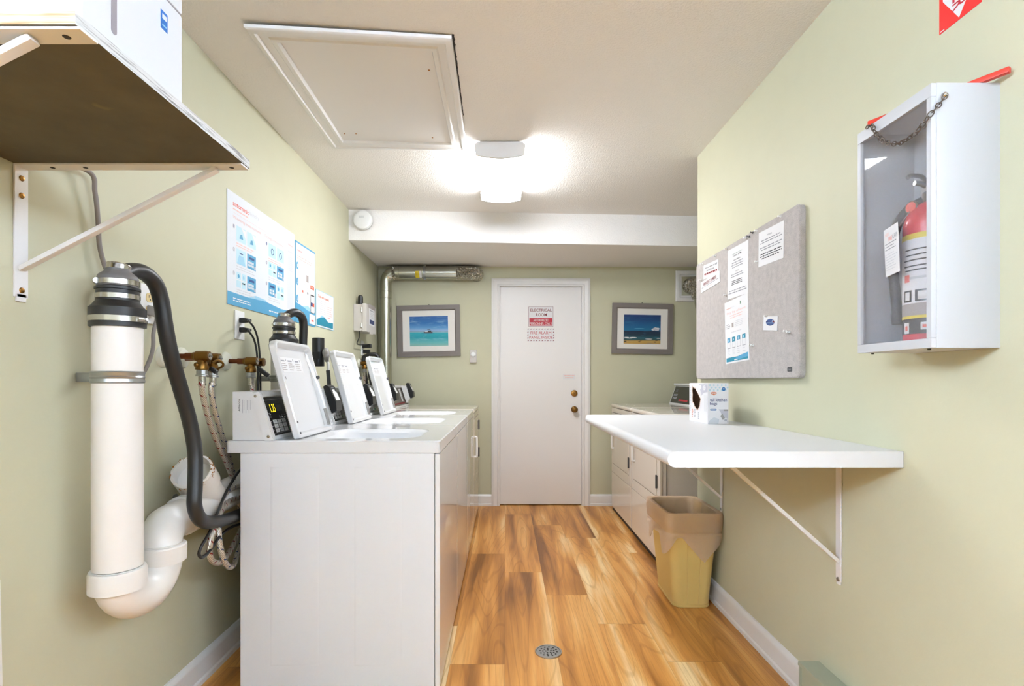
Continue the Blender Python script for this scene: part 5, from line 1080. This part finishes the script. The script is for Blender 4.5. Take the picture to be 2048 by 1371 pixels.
    def patch(a0, a1, z0, z1, m, off=0):
        nn = 5; L_ = [[wrap(a0 + (a1 - a0) * k / nn, z) + (wrap(a0 + (a1 - a0) * k / nn, z) - Vector((ex, ey, zb + z))).normalized() * off for z in (z0, z1)] for k in range(nn + 1)]; b.loops(L_, m, False, False, False)
    for a0, a1 in ((168, 192), (200, 236)): patch(a0, a1, .112, .140, 'panel_black')
    for a0, a1 in ((173, 187), (206, 228)): patch(a0, a1, .116, .136, 'paper', .0004)
    patch(170, 186, .160, .178, 'ink_red'); patch(186, 226, .166, .172, 'ink_pale')
    for z in (.186, .196, .21, .222, .235): patch(168 + (z * 1000) % 7, 238, z, z + .0032, 'ink_black')
    for a0, z0 in ((176, .049),): patch(a0 - 7, a0 + 9, z0 - .012, z0 + .014, 'paper'); patch(a0 - 3, a0 + 5, z0 - .006, z0 + .006, 'ink_red', .0004)
    patch(212, 240, .044, .062, 'paper'); patch(216, 236, .049, .056, 'ink_red', .0004)
    b.build('label_band', e, fix=False)
    b = MB(); b.lathe([(.018, .35), (.018, .375), (.013, .38), (.013, .40), (.001, .402)], o, A_, 'chain_steel', 24); b.box(ex - .014, ex + .014, ey - .016, ey + .016, zb + .365, zb + .395, 'grey_plastic', .004); b.build('valve_head', e)
    b = MB(); g = Vector((ex - .030, ey + .012, zb + .345)); b.lathe([(.001, 0), (.0145, 0), (.0155, .003), (.0155, .009), (.001, .010)], g, (-1, -.25, 0), 'steel', 24); b.lathe([(.001, .0102), (.0125, .0102), (.001, .0104)], g, (-1, -.25, 0), 'gauge_face', 24); b.lathe([(.0125, .0105), (.0105, .0106), (.009, .0106)], g, (-1, -.25, 0), 'ink_red', 24); b.cyl(g, (ex, ey, zb + .35), .006, 'steel', seg=10); b.build('pressure_gauge', e)
    b = MB(); b.tube([(ex, ey + .01, zb + .40), (ex - .02, ey + .0, zb + .415), (ex - .045, ey - .0, zb + .418), (ex - .055, ey + .0, zb + .413)], .005, 'zinc', 12, 5); b.tube([(ex, ey, zb + .385), (ex - .02, ey, zb + .398), (ex - .038, ey, zb + .40)], .006, 'zinc', 12, 5); b.build('handle', e)
    b = MB(); b.tube([(ex - .01, ey + .008, zb + .36), (ex - .03, ey + .035, zb + .345), (ex - .040, ey + .062, zb + .30), (ex - .038, ey + .074, zb + .24), (ex - .032, ey + .072, zb + .16), (ex - .030, ey + .066, zb + .09)], .0115, 'black_rubber', 16, 6); b.cyl((ex - .030, ey + .066, zb + .092), (ex - .030, ey + .066, zb + .066), .014, 'black_plastic', .012, 18); b.build('discharge_hose', e)
    d = Dec(); V = Vector((-.02, .03, 1)).normalized(); U = Vector((-.25, -1, 0)); U = (U - V * U.dot(V)).normalized(); d.frame(Vector((ex - .069, ey + .052, zb + .183)), U, V); d.base(.072, .118, .0008, 'paper'); w, h = .072, .118
    d.text('NEED', w * .1, h * .84, w * .4, h * .90, 'ink_palered', 1); d.text('FIRE', w * .34, h * .72, w * .58, h * .80, 'ink_red', 1); d.text('ALARM', w * .60, h * .73, w * .95, h * .82, 'ink_grey', 1); d.micro(w * .08, h * .52, w * .92, h * .70, 3, 'ink_grey', 1, .3); d.micro(w * .08, h * .1, w * .92, h * .48, 7, 'ink_pale', 1, .3); d.build('paper_tag', e)['label'] = 'white paper inspection tag with red lettering'
    b = MB(); b.tube([g + Vector((-.004, 0, 0)), Vector((ex - .066, ey + .012, zb + .300))], .0012, 'grey_cord', 8); b.build('tag_string', e)
firebox()
# red sign above
y1, y0, z0 = 1.327, 1.210, 2.036; w = y1 - y0
d = Dec(); d.frame((XR, y1, z0), **WR); d.base(w, .36, .0015, 'sign_bright_red')
d.poly([(w * .5, .004), (w * .90, .075), (w * .90, .34), (w * .10, .34), (w * .10, .075)], 'paper', 1); d.text('FIRE EXTINGUISHER', w * .34, .028, w * .68, .33, 'sign_red', 2, True, -1); d.rect(.004, .003, .016, .005, 'paper', 1)
tag(d.build('arrow_sign'), 'red fire extinguisher arrow sign at the top of right wall', 'sign')
# ------------------------------------------------------------------ waste bin with liner
def bin_():
    root = thing('waste_bin', 'yellow tan plastic waste bin beneath the far counter bracket', 'waste bin', (.955, 2.82, 0))
    cx, cy, ht = .955, 2.825, .487
    def ring(w, h, z, r=.042, dx=0, n=5): return [(cx + dx + u, cy + v, z) for u, v in rrect(w, h, r, n)]
    b = MB(); bx = lambda z: (.185 + (.262 - .185) * z / ht, .315 + (.385 - .315) * z / ht)
    L = [ring(*bx(0.0), .0)] + [ring(bx(0)[0] + .006, bx(0)[1] + .006, .002)] + [ring(bx(.014)[0] + .006, bx(.014)[1] + .006, .014), ring(*bx(.016), .016)] + [ring(*bx(z), z) for z in (.10, .25, .40, ht - .03)] + [ring(bx(ht)[0] + .016, bx(ht)[1] + .016, ht - .03), ring(bx(ht)[0] + .018, bx(ht)[1] + .018, ht - .004), ring(bx(ht)[0] + .012, bx(ht)[1] + .012, ht), ring(bx(ht)[0] - .004, bx(ht)[1] - .004, ht - .002)] + [ring(bx(z)[0] - .008, bx(z)[1] - .008, z) for z in (.40, .02)]
    b.loops(L, 'bin_plastic')
    for px in (-.028, .030):
        b.loops([[(cx + px * (bx(z)[0] / .2) - .004, cy - bx(z)[1] / 2 + .003, z), (cx + px * (bx(z)[0] / .2) + .004, cy - bx(z)[1] / 2 + .003, z), (cx + px * (bx(z)[0] / .2), cy - bx(z)[1] / 2 - .003, z)] for z in (.02, .45)], 'bin_plastic')
    b.build('bin_body', root)
    # liner
    N = 28; b = MB(); base = rrect(1, 1, .0001, 1)
    def per(t):   # unit perimeter -> rounded rectangle direction
        P = rrect(bx(ht)[0] + .02, bx(ht)[1] + .02, .036, 7); return P
    P = per(0); dense = []
    for i in range(len(P)):
        a, c = Vector(P[i]), Vector(P[(i + 1) % len(P)]); k = max(1, int((c - a).length / .012))
        for q in range(k): dense.append(a.lerp(c, q / k))
    n = len(dense); ctr = Vector((0, 0))
    import mathutils
    def nz(v, s): return mathutils.noise.noise(Vector(v) * s)
    def hem(p):
        """how far the overhang drops below the rim at plan position p"""
        d0 = .145
        if p.y < -.15:                      # near face: pointed dips
            u = p.x / .14; d0 = .118 + .125 * max(0, 1 - abs(u - .30) / .75) ** .9 + .10 * max(0, 1 - abs(u + 1.05) / .40)
        elif p.x < -.10: v = p.y / .19; d0 = .13 + .10 * max(0, 1 - abs(v + .95) / .5) + .05 * math.sin(v * 5 + 1)
        return d0
    LL = []
    spec = [('in', .16, .66), ('in', .26, .74), ('in', .36, .80), ('in', .44, .82), ('in', .475, .84)]
    for kind, z, s in spec: LL.append([Vector((cx + p.x * s + .012 * nz((p.x, p.y, z), 16), cy + p.y * s * 1.03 + .012 * nz((p.x + 5, p.y, z), 16), z)) for p in dense])
    LL.append([Vector((cx + p.x * .87, cy + p.y * .91, ht + .001)) for p in dense]); LL.append([Vector((cx + p.x * .97, cy + p.y * .97, ht + .005)) for p in dense]); LL.append([Vector((cx + p.x * 1.03, cy + p.y * 1.02, ht + .003)) for p in dense]); LL.append([Vector((cx + p.x * 1.045, cy + p.y * 1.03, ht - .02)) for p in dense])
    LL.append([Vector((cx + p.x * 1.04, cy + p.y * 1.025, ht - .05)) for p in dense]); LL.append([Vector((cx + p.x * 1.015, cy + p.y * 1.01, ht - .088)) for p in dense]); LL.append([Vector((cx + p.x * .985, cy + p.y * .985, ht - .097)) for p in dense]); LL.append([Vector((cx + p.x * 1.02, cy + p.y * 1.015, ht - .106)) for p in dense])
    for f in (.3, .6, 1.0):
        ring_ = []
        for p in dense:
            drop = hem(p); ff = f; o = Vector((p.x / .14, p.y / .2)).normalized(); z = ht - .106 - max(drop - .106, .008) * ff
            tight = 0 if z > ht - .115 else 1
            flare = -.004 * ff
            wob = .007 * nz((p.x * 1.2, p.y * 1.2, z * .6), 18) + .002 * nz((p.x, p.y, z), 50)
            left = .035 * ff * max(0, 1 - abs(p.y + .02) / .2) if p.x < -.1 else 0
            q = Vector((cx + p.x * 1.03 + o.x * (flare + wob) - left, cy + p.y * 1.02 + o.y * (flare + wob), z)); q.x = min(q.x, XR - .004); ring_.append(q)
        LL.append(ring_)
    for r_ in LL:
        for q in r_: q.x = min(q.x, XR - .003)
    b.loops(LL, 'bin_liner_film', True, False); o = b.build('bin_liner', root, wn=False, fix=False); o['label'] = 'translucent pinkish plastic liner folded over the rim'
    for p_ in o.data.polygons: p_.use_smooth = True
bin_()
# ------------------------------------------------------------------ baseboard heater
root = thing('baseboard_heater', 'pale green metal baseboard heater low on the near right wall', 'heater', (1.066, 1.3, 0))
hx = 1.032; b = MB(); b.box(hx + .004, XR - .0005, 1.02, 1.834, .022, .158, 'heater_paint', .002); b.build('heater_body', root)
b = MB(); b.box(hx - .004, XR - .0005, 1.015, 1.838, .164, .175, 'heater_paint', .003); b.box(hx - .004, hx, 1.015, 1.838, .160, .168, 'heater_paint', .001); b.box(hx + .012, XR - .001, 1.02, 1.834, .157, .165, 'seam_dark'); b.build('top_cover', root)
b = MB(); b.box(hx - .001, XR - .001, 1.828, 1.837, .0, .166, 'heater_paint', .001); b.box(hx - .001, XR - .001, 1.015, 1.024, .0, .166, 'heater_paint', .001); b.build('end_cap', root)
# ------------------------------------------------------------------ light
w = bpy.data.worlds.new('world'); scn.world = w; w.use_nodes = True; bg = w.node_tree.nodes['Background']; bg.inputs[0].default_value = WORLDC; bg.inputs[1].default_value = WORLD
scn.view_settings.view_transform = 'Standard'; scn.view_settings.look = 'None'; scn.view_settings.exposure = EXPO; scn.view_settings.gamma = 1; scn.view_settings.use_curve_mapping = False
scn.cycles.max_bounces = 10; scn.cycles.diffuse_bounces = 3; scn.cycles.transparent_max_bounces = 12; scn.cycles.caustics_reflective = False; scn.cycles.caustics_refractive = False; scn.cycles.sample_clamp_indirect = 6
